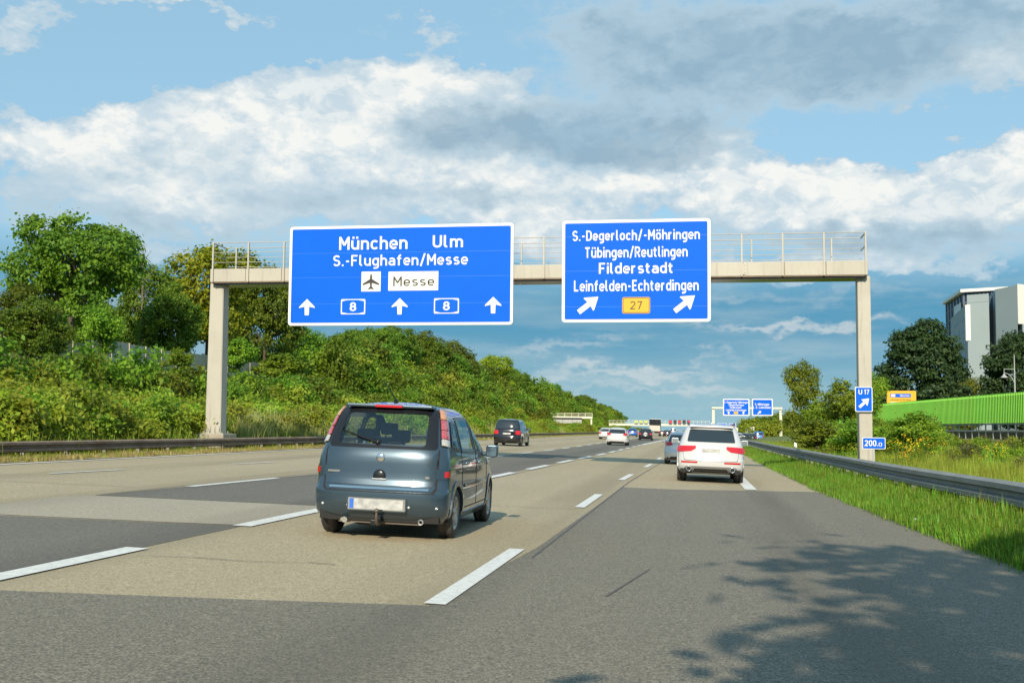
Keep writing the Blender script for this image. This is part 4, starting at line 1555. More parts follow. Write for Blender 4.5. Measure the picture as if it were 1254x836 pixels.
def gantry():
    g = thing('sign_gantry', 'nearest beige gantry with a railing, spanning the carriageway and carrying the two big signs', 'gantry', (-6, GY, 0))
    ox = -6.0
    pl_, pr = at(258, 333, GY), at(1060, 320, GY)
    xl, xr = pl_.x - ox + .22, pr.x - ox
    zb, zt = 6.53, 7.0
    tilt = 0.0
    n = 17
    # box beam of separate panels with recessed joints
    for i in range(n):
        a, b = xl + (xr - xl) * i / n, xl + (xr - xl) * (i + 1) / n
        MB().bbox(a + .008, b - .008, -.55, .55, zb, zt, .015).build('beam_panel', m_beige, g)
    MB().box(xl + .02, xr - .02, -.52, .52, zb - .03, zt - .03).build('beam_core', m_rust, g)
    for i in (3, 7, 11, 14):
        a = xl + (xr - xl) * i / n
        sp_ = MB()
        sp_.box(a - .09, a + .09, -.575, -.552, zb + .05, zt - .05)
        for u in (-.055, .055):
            for t in (.12, .24, .36):
                sp_.lathe([(-.592, .001), (-.592, .014), (-.574, .014)], axis='Y', n=6, c=(a + u, 0, zb + t), smooth=False)
        sp_.build('splice_plate', m_beige, g)
    # flanges below, dark cable tray
    MB().box(xl + .1, xr - .1, -.45, .45, zb - .09, zb - .04).build('cable_tray', m_trim, g)
    # walkway railing
    top = 7.93
    k = 0
    x = xl + .12
    while x <= xr + .01:
        p = MB()
        p.box(x - .026, x + .026, -.62, -.55 - .003, zb - .01, top)
        p.build('railing_post', m_beige, g)
        k += 1
        x += (xr - xl - .2) / 17.0
    x = xl + .5
    while x <= xr:
        MB().box(x - .022, x + .022, .56, .62, zt - .1, top).build('railing_post', m_beige, g)
        x += (xr - xl - .2) / 8.5
    for yy in (-.585, .59):
        for z in (top, 7.58, 7.22):
            MB().tube([(xl + .08, yy, z), (xr - .05, yy, z)], .010 if z != top else .015, 8).build('railing_bar', m_beige, g)
    for xx in (xl + .08, xr - .06):
        MB().tube([(xx, -.585, top), (xx, .59, top)], .025).build('railing_bar', m_beige, g)
        MB().tube([(xx, -.585, 7.5), (xx, .59, 7.5)], .02).build('railing_bar', m_beige, g)
    # legs
    for px, py_, w, zfoot, side in ((267, 350, .25, 1.12, -1), (1056.5, 340, .205, -.13, 1)):
        c = at(px, py_, GY)
        cx = c.x - ox + (.07 if side < 0 else 0)
        l = MB()
        b = .0
        ww = w * (1.18 if side < 0 else 1.0)
        vs = [(cx - ww, -.26, zfoot), (cx + ww, -.26, zfoot), (cx + ww, .26, zfoot), (cx - ww, .26, zfoot),
              (cx - w, -.26, zb), (cx + w, -.26, zb), (cx + w, .26, zb), (cx - w, .26, zb)]
        bm = bmesh.new()
        bv = [bm.verts.new(v) for v in vs]
        for f in ((0, 3, 2, 1), (4, 5, 6, 7), (0, 1, 5, 4), (1, 2, 6, 5), (2, 3, 7, 6), (3, 0, 4, 7)):
            bm.faces.new([bv[i] for i in f])
        bmesh.ops.bevel(bm, geom=bm.edges[:], offset=.02, segments=2, affect='EDGES')
        l.bm(bm)
        lo = l.build('leg', m_beige, g)
        f = MB()
        f.bbox(cx - .55, cx + .55 if side < 0 else cx + .5, -.6, .6, zfoot - .5, zfoot, .03)
        f.build('footing', m_conc, g)
        bb = MB()
        bb.box(cx - ww - .16, cx + ww + .16, -.42, .42, zfoot + .001, zfoot + .03)
        for sx in (-1, 1):
            for dx in (-.8, -.3, .3, .8):
                bb.lathe([(0, .022), (.07, .022), (.07, .001)], axis='Z', n=6, c=(cx + dx * ww * 1.3, sx * .36, zfoot + .03), smooth=False)
        for dx in (-.9, -.3, .3, .9):
            bb.add([(cx + dx * ww - .008, -.26, zfoot + .03), (cx + dx * ww + .008, -.26, zfoot + .03), (cx + dx * ww + .008, -.38, zfoot + .03), (cx + dx * ww - .008, -.38, zfoot + .03),
                    (cx + dx * ww - .008, -.26, zfoot + .32), (cx + dx * ww + .008, -.26, zfoot + .32)], [(0, 1, 2, 3), (0, 4, 5, 1), (1, 5, 2), (0, 3, 4), (2, 5, 4, 3)])
        bb.build('base_plate', m_beige, lo)
    # brackets that carry the signs
    for px in (385, 440, 495, 550, 600, 715, 760, 805, 850):
        c = at(px, 330, GY)
        MB().box(c.x - ox - .05, c.x - ox + .05, SY - GY + .09, -.63, 5.2, 8.1).build('sign_bracket', m_steel, g)
    return g


gantry()


def sign_frame(name, label, pts, border, rad):
    """pts: pixel corners TL, TR, BR, BL of the sign in the photograph -> real board on the gantry"""
    q = [at(px, py, SY) for px, py in pts]
    x0 = (q[0].x + q[3].x) / 2
    x1 = (q[1].x + q[2].x) / 2
    zt, zb = (q[0].z + q[1].z) / 2, (q[2].z + q[3].z) / 2
    r = thing(name, label, 'road sign', ((x0 + x1) / 2, SY, zb))
    w, h = (x1 - x0) / 2, zt - zb
    plate('board', -w, w, 0, h, 0, .09, rad, m_white, r)
    plate('face', -w + border, w - border, border, h - border, -.008, .002, rad * .45, m_blue, r)
    bk = MB()
    for k in range(1, 6):
        z = h * k / 6
        bk.box(-w + .1, w - .1, .092, .13, z - .03, z + .03)
    bk.build('stiffener', m_steel, r)
    # joints between the stacked blue planks
    for t in ((.13, .5, .86) if w < 3 else (.2, .48, .74)):
        MB().box(-w + border, w - border, -.0095, -.004, border + (h - 2 * border) * t - .006, border + (h - 2 * border) * t + .006).build('plank_seam', m_seamblue, r)
    return r, x0, x1, zt, zb


def fx(px, py, r):
    p = at(px, py, SY)
    return p.x - r.location.x, p.z - r.location.z


YF = -.014
s1, *_b = sign_frame('direction_sign', 'wide blue motorway sign reading München Ulm, left one on the gantry', [(354, 277.5), (628.5, 273.5), (628.5, 396.5), (354, 399.5)], .095, .13)


def text_px(s, x0, x1, ybase, ytop, r, m=m_white, stroke=1.05):
    a = fx(x0, ybase, r)
    b = fx(x1, ybase, r)
    t = fx((x0 + x1) / 2, ytop, r)
    zb = (a[1] + b[1]) / 2
    return lettering(s, a[0], b[0], zb, t[1] - zb, YF, m, r, stroke)


text_px('München', 415.5, 499, 305.5, 289.5, s1, stroke=1.05)
text_px('Ulm', 530, 567, 303, 288, s1, stroke=1.05)
text_px('S.-Flughafen/Messe', 408, 573, 325, 311.5, s1, stroke=1.02)
a, b = fx(442.5, 357, s1), fx(466.5, 332.5, s1)
pc = plate('pictogram_panel', a[0], b[0], a[1], b[1], -.016, -.009, .02, m_white, s1)
# aeroplane pictogram
cx, cz, s_ = (a[0] + b[0]) / 2, (a[1] + b[1]) / 2, (b[0] - a[0]) / 2
half = [(0, .80), (.07, .72), (.11, .45), (.11, .25), (.86, -.22), (.86, -.38), (.11, -.14), (.085, -.52), (.28, -.70), (.28, -.80), (0, -.74)]
P = [(cx + u * s_, cz + v * s_) for u, v in half] + [(cx - u * s_, cz + v * s_) for u, v in half[::-1][1:-1]]
outline('aeroplane_symbol', P, -.021, -.017, m_black, s1)
a, b = fx(475.5, 356, s1), fx(537, 332, s1)
plate('name_panel', a[0], b[0], a[1], b[1], -.016, -.009, .02, m_white, s1)
a, b, t = fx(481.5, 350.5, s1), fx(532, 350, s1), fx(505, 338.5, s1)
lettering('Messe', a[0], b[0], (a[1] + b[1]) / 2, t[1] - a[1], -.020, m_black, s1, .85)
for px, py in ((376, 376), (489.5, 375), (604, 373.5)):
    c = fx(px, py, s1)
    up_arrow(c[0], c[1], .285, YF, s1)
for px, py in ((432.5, 375.5), (546.8, 374.5)):
    c = fx(px, py, s1)
    plate('road_number_border', c[0] - .44, c[0] + .44, c[1] - .265, c[1] + .265, -.016, -.009, .05, m_white, s1)
    hx = [(-.40, -.19), (-.20, -.235), (.20, -.235), (.40, -.19), (.40, .19), (.20, .235), (-.20, .235), (-.40, .19)]
    outline('road_number_shield', [(c[0] + u, c[1] + v) for u, v in hx], -.021, -.016, m_blue, s1)
    lettering('8', c[0] - .115, c[0] + .115, c[1] - .15, .30, -.024, m_white, s1, 1.15)
s2, *_b = sign_frame('direction_sign', 'blue sign reading Degerloch Möhringen, Tübingen Reutlingen and Filderstadt, right one on the gantry', [(688, 270.5), (870, 267), (870.5, 394), (688.5, 394.5)], .10, .13)
text_px('S.-Degerloch/-Möhringen', 701, 857, 294, 281.5, s2, stroke=1.12)
text_px('Tübingen/Reutlingen', 716, 842, 315, 302, s2, stroke=1.12)
text_px('Filderstadt', 733.5, 824.5, 334.8, 321.5, s2, stroke=1.12)
text_px('Leinfelden-Echterdingen', 703, 855.5, 356.2, 342.8, s2, stroke=1.12)
for px, py in ((720.5, 373), (838.5, 371.5)):
    c = fx(px, py, s2)
    diag_arrow(c[0], c[1], .40, YF, s2)
c = fx(779, 373.8, s2)
plate('road_number_border', c[0] - .465, c[0] + .465, c[1] - .275, c[1] + .275, -.016, -.009, .07, m_yellow, s2)
plate('road_number_line', c[0] - .445, c[0] + .445, c[1] - .255, c[1] + .255, -.019, -.0165, .06, m_black, s2)
plate('road_number_plate', c[0] - .425, c[0] + .425, c[1] - .235, c[1] + .235, -.022, -.0195, .05, m_yellow, s2)
lettering('27', c[0] - .20, c[0] + .20, c[1] - .14, .28, -.025, m_black, s2, .8)

# small signs by the right leg
r = thing('detour_sign', 'small blue U 17 sign with a diagonal white arrow fixed to the right gantry leg', 'road sign')
q0, q1 = at(1047.3, 504, GY - .36), at(1068.3, 473.5, GY - .36)
r.location = ((q0.x + q1.x) / 2, GY - .36, q0.z)
w, h = (q1.x - q0.x) / 2, q1.z - q0.z
plate('board', -w, w, 0, h, 0, .03, .05, m_white, r)
plate('face', -w + .025, w - .025, .025, h - .025, -.006, .002, .035, m_blue, r)
lettering('U', -w * .60, -w * .18, h * .70, h * .19, -.010, m_white, r, 1.1)
lettering('17', w * .02, w * .62, h * .70, h * .19, -.010, m_white, r, 1.1)
diag_arrow(0.01, h * .36, .20, -.010, r, ang=-47)
cb = MB()
for z in (h * .2, h * .8):
    cb.box(-.26, .26, .03, .09, z - .02, z + .02)
cb.build('clamp', m_steel, r)

p = at(1070, 549, 36.2)
gz = terrain_z(p.x, 36.2) - .1
r = thing('kilometre_sign', 'small blue kilometre sign 200.0 on a thin post behind the crash barrier', 'road sign', (p.x, 36.2, gz))
q0, q1 = at(1056, 549.5, 36.2), at(1084.2, 535.5, 36.2)
w, z0, z1 = (q1.x - q0.x) / 2, q0.z - gz, q1.z - gz
plate('board', -w, w, z0, z1, -.045, -.02, .04, m_white, r)
plate('face', -w + .02, w - .02, z0 + .02, z1 - .02, -.052, -.044, .03, m_blue, r)
h = z1 - z0
lettering('200.', -w * .80, w * .35, z0 + h * .26, h * .50, -.056, m_white, r, 1.2)
lettering('0', w * .40, w * .70, z0 + h * .24, h * .34, -.056, m_white, r, .9)
MB().tube([(0, 0, 0), (0, 0, z1 - .02)], .03, 10).build('post', m_psilver, r)


# ------------------------------------------------------------------ crash barriers
def wbeam_profile():
    """cross-section (out, up) of a steel W-beam, 0.31 m high"""
    return [(a, b * 1.25) for a, b in [(0, 0), (.03, .008), (.10, .028), (.105, .095), (.01, .128), (.0, .178), (.105, .208), (.105, .275), (.03, .302), (0, .312)]]


def barrier(name, label, fX, y0, y1, step, zf, side, mrail, npost, hs=1):
    r = thing(name, label, 'crash barrier', (fX(y0), y0, 0))
    bx, by = fX(y0), y0
    prof = [(a, b * hs) for a, b in wbeam_profile()]
    y = y0
    k = 0
    while y < y1:
        ya, yb = y, min(y + step, y1)
        xs = [(fX(ya + (yb - ya) * t / 3), ya + (yb - ya) * t / 3) for t in range(4)]
        vs, fs = [], []
        n = len(prof)
        off = .004 * (k % 2)
        for (x, yy) in xs:
            for o_, u_ in prof:
                vs.append((x + side * (o_ * 1.0 + off) - bx, yy - by, zf(yy) + u_))
            for o_, u_ in prof:
                vs.append((x + side * (o_ + off - .004) - bx, yy - by, zf(yy) + u_))
        for i in range(3):
            for j in range(n - 1):
                a = i * 2 * n + j
                fs.append((a, a + 1, a + 2 * n + 1, a + 2 * n))
                fs.append((a + n, a + n + 2 * n, a + n + 2 * n + 1, a + n + 1))
            for j in (0, n - 1):
                a = i * 2 * n + j
                fs.append((a, a + n, a + 3 * n, a + 2 * n))
        m = MB()
        m.add(vs, fs, False)
        me = m.mesh('rail_section', mrail)
        link('rail_section', me, r)
        if ya < 130:
            for t in range(2):
                yy = ya + step * t / 2 + .3
                x = fX(yy)
                pm = MB()
                pm.box(x - bx - side * .14, x - bx - side * .04, yy - by - .03, yy - by + .03, -.35 + zf(yy) - .4, zf(yy) + .24)
                pm.box(x - bx - side * .04, x - bx + side * .006, yy - by - .05, yy - by + .05, zf(yy) + .1, zf(yy) + .22)
                pm.lathe([(0, .001), (side * .012, .016), (0, .022)], axis='X', n=8, c=(x - bx + side * .02, yy - by, zf(yy) + .158))
                po = pm.build('barrier_post', m_steel, r)
        y += step
        k += 1
    return r


def rail_x(Y):
    return float(np.interp(Y, [8, 19, 25, 30, 60, 100, 130, 150, 180], [5.05, 4.93, 4.72, 4.62, 4.45, 4.6, 5.0, 6.2, 9.2]))


barrier('crash_barrier', 'grey galvanised crash barrier curving along the right grass verge', rail_x, 10, 178, 4.0, lambda y: .27, -1, m_steel, 2)
barrier('crash_barrier', 'brown weathered crash barrier along the median on the left', lambda y: -16.35, 6, 330, 4.0, lambda y: .70, 1, m_rust, 2, .72)

# delineator posts
for px, Y, lab in ((974, 62, 'white delineator post with a black band behind the right crash barrier'), (984.5, 56, 'short grey marker post right of the white delineator')):
    p = at(px, 527, Y)
    z = terrain_z(p.x, Y)
    r = thing('delineator_post', lab, 'road post', (p.x, Y, z - .1))
    tall = px == 974
    h = 1.0 if tall else .62
    MB().prism(roundpoly([(-.07, 0), (.07, 0), (.07, h), (-.07, h + .06)], .02), -.05, .05).build('shaft', m_white if tall else m_psilver, r)
    if tall:
        MB().prism([(-.072, h - .35), (.072, h - .40), (.072, h - .22), (-.072, h - .17)], -.052, .052).build('black_band', m_black, r)
        MB().box(-.03, .03, -.056, -.05, h - .32, h - .24).build('reflector', m_steel, r)


# ------------------------------------------------------------------ far gantries
def far_gantry(label, x0, x1, Y, zb, zt, zleg=0.0, legs=(0, 1), truss=True, parent_name='sign_gantry', m=m_beige):
    r = thing(parent_name, label, 'gantry', ((x0 + x1) / 2, Y, 0))
    w = (x1 - x0) / 2
    MB().bbox(-w, w, -.6, .6, zb, zb + (zt - zb) * .42, .03).build('beam', m, r)
    if truss:
        n = int(2 * w / 2.2)
        for k in range(n + 1):
            x = -w + 2 * w * k / n
            MB().box(x - .07, x + .07, -.66, -.56, zb + .1, zt).build('railing_post', m, r)
        for z in (zt - .1, zb + (zt - zb) * .7):
            MB().box(-w, w, -.64, -.57, z, z + .12).build('railing_bar', m, r)
    for s in legs:
        x = -w + .35 if s == 0 else w - .35
        MB().bbox(x - .28, x + .28, -.3, .3, zleg, zb, .03).build('leg', m, r)
    return r


q0, q1 = at(675, 506, 412), at(725.5, 506, 412)
m_pale = mat('gantry_paint_pale', (.62, .60, .50), .6)
far_gantry('small beige gantry over the opposite carriageway far left of the white hatchback', q0.x, q1.x, 412, at(700, 512.3, 412).z, at(700, 505.5, 412).z, .5, m=m_pale)
q = [at(677.5, 517.8, 411), at(712.5, 512.8, 411)]
r = thing('road_sign', 'back of a grey sign under the small gantry over the opposite carriageway', 'road sign', ((q[0].x + q[1].x) / 2, 411, q[0].z))
w, h = (q[1].x - q[0].x) / 2, q[1].z - q[0].z
for k in range(3):
    plate('panel', -w + k * 2 * w / 3 + .05, -w + (k + 1) * 2 * w / 3 - .05, 0, h * .85, -.05, .05, .1, m_grey, r)
MB().box(-w, w, .06, .2, h * .86, h * 1.25).build('top_rail', m_trim, r)
# long lattice gantry with lane signals
Y = 650
q0, q1 = at(746, 518, Y), at(869, 518, Y)
far_gantry('long pale lattice gantry with red lane signals crossing the road in the far distance', q0.x, q1.x, Y, at(800, 521.3, Y).z, at(800, 514.6, Y).z, -1, m=m_pale)
for i, px in enumerate((821, 826.6, 832.2, 837.8, 843.2)):
    q = at(px, 516.3, Y - 2)
    r = thing('lane_signal', ('red' if i % 2 == 0 else 'black') + ' lane signal box, %s on the long far gantry' % ('leftmost', 'second from left', 'middle one', 'fourth from left', 'rightmost')[i], 'traffic signal', (q.x, Y - 2, q.z))
    plate('housing', -.85, .85, -.95, .95, 0, .4, .1, m_black, r)
    if i % 2 == 0:
        plate('signal_face', -.7, .7, -.75, .75, -.04, .01, .1, m_red, r)
        for a in (45, -45):
            c, s_ = math.cos(R(a)), math.sin(R(a))
            outline('cross_bar', [(u * c - v * s_, u * s_ + v * c) for u, v in ((-.6, -.1), (.6, -.1), (.6, .1), (-.6, .1))], -.06 - .002 * (a > 0), -.045, mat('signal_lit', (.8, .05, .08), .5), r)
for i, px in enumerate((779, 785, 791)):
    q = at(px, 516.2, Y - 2)
    r = thing('gantry_panel', 'small yellow-green panel, %s of three on the long far gantry' % ('left', 'middle', 'right')[i], 'sign panel', (q.x, Y - 2, q.z))
    plate('panel', -.9, .9, -.7, .7, 0, .1, .1, mat('panel_lime', (.45, .5, .12), .6), r)
    plate('panel_edge', -1.0, 1.0, -.8, .8, .1, .2, .1, m_pale, r)
# next big gantry with two blue signs
Y = 245
q0, q1 = at(871.5, 500, Y), at(958, 500, Y)
far_gantry('beige gantry with two blue signs beyond the white SUV', q0.x, q1.x, Y, at(900, 500.6, Y).z, at(900, 496.3, Y).z + .2, -.3, truss=False, m=m_pale)
for nm, a, b, c, d, txt in (('direction_sign', 885.5, 917.7, 488.3, 508.6, [('S.-Degerloch/-Möhringen', 887, 916, 493.6, 491.2), ('Tübingen/Reutlingen', 892, 911, 496.7, 494.4), ('Filderstadt', 894, 908, 499.8, 497.4), ('Leinfelden-Echterdingen', 889, 914, 503, 500.6)]),
                            ('direction_sign', 921, 946.3, 488.2, 508.8, [('S.-Möhringen', 924.5, 942, 496.2, 493.4), ('L.-E.-Leinfelden', 922.5, 944, 500, 497.2)])):
    lab = ('distant blue sign with four white lines, left one on the gantry beyond the white SUV' if a < 900 else 'distant blue sign with two white lines, right one on the gantry beyond the white SUV')
    p0, p1 = at(a, d, Y - .8), at(b, c, Y - .8)
    r = thing(nm, lab, 'road sign', ((p0.x + p1.x) / 2, Y - .8, p0.z))
    w, h = (p1.x - p0.x) / 2, p1.z - p0.z
    plate('board', -w, w, 0, h, 0, .1, .2, m_white, r)
    plate('face', -w + .2, w - .2, .2, h - .2, -.02, .002, .1, m_blue, r)
    for s, x0, x1, yb, yt in txt:
        u0, u1, t = at(x0, yb, Y - .8), at(x1, yb, Y - .8), at((x0 + x1) / 2, yt, Y - .8)
        lettering(s, u0.x - r.location.x, u1.x - r.location.x, u0.z - p0.z, t.z - u0.z, -.03, m_white, r, 1.2)
    if a < 900:
        for px in (892.3, 910.4):
            cc = at(px, 505.3, Y - .8)
            outline('arrow', [(cc.x - r.location.x + u * .32, cc.z - p0.z + v * .32) for u, v in ((0, 1), (1, 0), (.3, 0), (.3, -1), (-.3, -1), (-.3, 0), (-1, 0))], -.03, -.02, m_white, r)
        cc = at(901.3, 505.3, Y - .8)
        plate('road_number_plate', cc.x - r.location.x - .45, cc.x - r.location.x + .45, cc.z - p0.z - .25, cc.z - p0.z + .25, -.035, -.02, .08, m_yellow, r)
    else:
        cc = at(930, 504.8, Y - .8)
        diag_arrow(cc.x - r.location.x, cc.z - p0.z, .45, -.025, r)
# blue direction boards low down behind the SUV
for i, (a, b, c, d, Y, kind, lab) in enumerate(((859.5, 873.5, 518.8, 524, 300, 0, 'low blue board just above the left roof rail of the white SUV'),
                                     (878.6, 889.8, 518.2, 526, 210, 1, 'low blue board with an orange panel above the middle of the white SUV roof'),
                                     (892.8, 901.2, 518.2, 527.5, 205, 1, 'narrow low blue board with an orange panel near the white SUV right roof rail'))):
    p0, p1 = at(a, d, Y), at(b, c, Y)
    r = thing('direction_board', lab, 'road sign', ((p0.x + p1.x) / 2, Y, 0))
    w = (p1.x - p0.x) / 2
    plate('board', -w, w, p0.z, p1.z, 0, .08, .12, m_white, r)
    plate('face', -w + .07, w - .07, p0.z + .07, p1.z - .07, -.02, .002, .1, m_blue, r)
    if kind:
        zt = p1.z
        plate('orange_panel', -w + .2, w - .2, zt - .75, zt - .32, -.03, -.018, .06, m_yellow, r)
    for sg in (-1, 1):
        MB().tube([(sg * w * .7, .12, -.3), (sg * w * .7, .12, p1.z - .1)], .05, 8).build('post', m_steel, r)
p = at(901.5, 527, 190)
r = thing('roadside_panel', 'small pale yellow roadside panel beside the low blue boards', 'sign panel', (p.x, 190, 0))
plate('panel', -.28, .28, p.z - .6, p.z + .45, 0, .06, .05, mat('panel_cream', (.6, .58, .36), .6), r)
MB().tube([(0, .1, -.1), (0, .1, p.z + .2)], .04, 8).build('post', m_steel, r)

# ------------------------------------------------------------------ vegetation
RNG = np.random.default_rng(11)
M_TREE = leafmat('leaf_tree', (0.085, 0.17, 0.015), (0.22, 0.32, 0.025), .42, .45)
M_TREEY = leafmat('leaf_tree_yellowish', (0.15, 0.25, 0.012), (0.42, 0.47, 0.02), .4, .4)
M_TREED = leafmat('leaf_tree_dark', (0.02, 0.055, 0.02), (0.06, 0.125, 0.03), .2, .5)
M_SCRUB = leafmat('leaf_scrub', (0.09, 0.18, 0.012), (0.32, 0.40, 0.03), .42, .5)
M_SCRUBL = leafmat('leaf_scrub_light', (0.18, 0.26, 0.015), (0.42, 0.48, 0.04), .42, .6)
M_SCRUBB = leafmat('leaf_scrub_brown', (0.07, 0.075, 0.02), (0.16, 0.15, 0.04), .3, .7)
M_GRASS = leafmat('grass_blade', (0.09, 0.21, 0.012), (0.22, 0.36, 0.03), .35, .8, .42)
M_GRASSY = leafmat('grass_blade_long', (0.20, 0.27, 0.02), (0.42, 0.44, 0.06), .35, .8, .3)
M_STRAWB = leafmat('straw_blade', (0.34, 0.25, 0.10), (0.55, 0.43, 0.2), .3, .9, .25)
M_PALEG = leafmat('grass_pale', (0.34, 0.36, 0.10), (0.55, 0.52, 0.22), .35, .6, .25)
M_FLOWER = leafmat('flower_yellow', (0.75, 0.52, 0.01), (0.9, 0.7, 0.03), .3, 2, .1)
M_DAISY = leafmat('flower_white', (0.7, 0.7, 0.62), (0.85, 0.85, 0.8), .3, 2, .1)


def unit(v):
    return v / (np.linalg.norm(v, axis=1, keepdims=True) + 1e-9)


def leaves_at(P, N, size, aspect=.62):
    """one rhombic leaf (a spray of leaves) per point"""
    n = len(P)
    N = unit(N)
    a = unit(np.cross(N, RNG.normal(size=(n, 3))))
    b = np.cross(N, a)
    s = size * RNG.uniform(.65, 1.35, (n, 1))
    V = np.stack([P - a * s, P + b * s * aspect - N * s * .12, P + a * s, P - b * s * aspect + N * s * .12], 1).reshape(-1, 3)
    F = np.arange(4 * n).reshape(-1, 4)
    return V, F


def sph(n):
    return unit(RNG.normal(size=(n, 3)))


def crown(lobes, per_area, leaf, clump=.55, cl=26, up=.5):
    """lobes: (x,y,z,rx,ry,rz); leaf clumps sit on the lobes' skins with some inside"""
    PP, NN = [], []
    L = np.array(lobes)
    for lo in L:
        c, r = lo[:3], lo[3:]
        area = 4 * math.pi * ((r[0] * r[1]) ** 1.6 / 3 + (r[0] * r[2]) ** 1.6 / 3 + (r[1] * r[2]) ** 1.6 / 3) ** (1 / 1.6)
        k = int(area * per_area)
        d = sph(k)
        rad = RNG.uniform(.70, 1.10, (k, 1)) ** 1.0
        C0 = c + d * r * rad
        # drop clumps buried in other lobes
        keep = np.ones(k, bool)
        for o in L:
            if o is lo or np.allclose(o, lo):
                continue
            q = (C0 - o[:3]) / o[3:]
            keep &= (q**2).sum(1) > .55
        C0, d = C0[keep], d[keep]
        k = len(C0)
        s = clump * RNG.uniform(.6, 1.3, (k, 1, 1))
        off = RNG.normal(size=(k, cl, 3)) * s * np.array([1, 1, .5])
        PP.append((C0[:, None] + off).reshape(-1, 3))
        nn = d[:, None] * .7 + np.array([0, 0, up]) + RNG.normal(size=(k, cl, 3)) * .55
        NN.append(nn.reshape(-1, 3))
    P, N = np.concatenate(PP), np.concatenate(NN)
    return leaves_at(P, N, leaf)


def trunk_mb(h, r, lobes, bend=.3, seed=1):
    rnd = random.Random(seed)
    mb = MB()
    bx, by = rnd.uniform(-bend, bend), rnd.uniform(-bend, bend)
    pts = [(0, 0, -.6), (bx * .2, by * .2, h * .25), (bx * .6, by * .6, h * .6), (bx, by, h)]
    mb.tube(pts, [r * 1.25, r, r * .75, r * .35], 9)
    for lo in lobes:
        z0 = min(h * rnd.uniform(.35, .8), lo[2])
        t = z0 / h
        a = Vector((bx * t, by * t, z0))
        b = Vector(lo[:3]) + Vector((0, 0, lo[5] * .1))
        m = (a + b) / 2 + Vector((rnd.uniform(-.3, .3), rnd.uniform(-.3, .3), -.25))
        mb.tube([a, m, b], [r * .42, r * .26, r * .08], 6)
        for _ in range(4):
            e = b + Vector((rnd.uniform(-1, 1) * lo[3], rnd.uniform(-1, 1) * lo[4], rnd.uniform(0, 1) * lo[5])) * .8
            mb.tube([m.lerp(b, .6), m.lerp(e, .75), e], [r * .13, r * .08, r * .03], 4)
    return mb


def lobes_broad(h, R_, seed, n=11, low=.36):
    rnd = random.Random(seed)
    out = [(0, 0, h * .68, R_ * .62, R_ * .62, h * .24)]
    for k in range(n):
        a = k * 2.4 + rnd.uniform(-.4, .4)
        t = rnd.uniform(low, .86)
        rr = R_ * math.sqrt(max(.08, 1 - ((t - .58) / .46) ** 2)) * rnd.uniform(.5, .78)
        s = R_ * rnd.uniform(.28, .46)
        out.append((rr * math.cos(a), rr * math.sin(a), h * t, s, s, s * .8))
    out.append((rnd.uniform(-.1, .1) * R_, 0, h * .88, R_ * .34, R_ * .34, h * .11))
    return out


PROTO = {}


def tree_proto(key, h, R_, seed, material, n=11, leaf=.20, per=1.5, low=.36, r=.28, cl=26, clump=.5):
    lb = lobes_broad(h, R_, seed, n, low)
    V, F = crown(lb, per, leaf, clump, cl)
    cm_ = quadmesh('crown', V, F, [material])
    tm = trunk_mb(h * .8, r, lb, seed=seed).mesh('trunk', m_bark)
    PROTO[key] = (cm_, tm, h, R_)


tree_proto('broad', 14, 6.2, 1, M_TREE, 19, leaf=.19, per=1.15, clump=.42)
tree_proto('open', 13, 4.6, 2, M_TREE, 13, leaf=.18, per=1.0, clump=.40)
tree_proto('yellow', 13, 5.0, 3, M_TREEY, 15, leaf=.18, per=1.2, clump=.42)
tree_proto('dense', 12, 4.8, 4, M_TREE, 18, leaf=.19, per=1.3, low=.2, clump=.42)
tree_proto('olive', 9, 3.0, 5, M_SCRUB, 10, leaf=.13, per=2.6, low=.15, r=.14, clump=.34)
tree_proto('young', 6, 1.9, 6, M_SCRUB, 9, leaf=.11, per=4, low=.12, r=.09, clump=.25)
lb = [(0, 0, 8.0, 4.3, 4.3, 5.6)]
rnd = random.Random(8)
for k in range(30):
    d = sph(1)[0]
    q = rnd.uniform(1.1, 2.1)
    lb.append((d[0] * 4.5, d[1] * 4.5, 8.0 + d[2] * 5.4, q, q, q * .8))
V, F = crown(lb, 1.6, .20, .40, 26)
PROTO['round'] = (quadmesh('crown', V, F, [M_TREED]), trunk_mb(9, .4, lb[:6], seed=9).mesh('trunk', m_bark), 14.6, 6.0)


def tree(name, label, key, loc, h, Rw, rot=0.0, group=None, cat='tree'):
    cm_, tm, h0, R0 = PROTO[key]
    t = thing(name, label, cat, loc, rot, group)
    t.scale = (Rw / R0, Rw / R0, h / h0)
    link('trunk', tm, t)
    link('crown', cm_, t)
    return t


def on_line(px, X):
    """ground point where the view line of column px meets the vertical plane X"""
    d = ray(px, 500)
    t = X / d.x
    return t * d.y


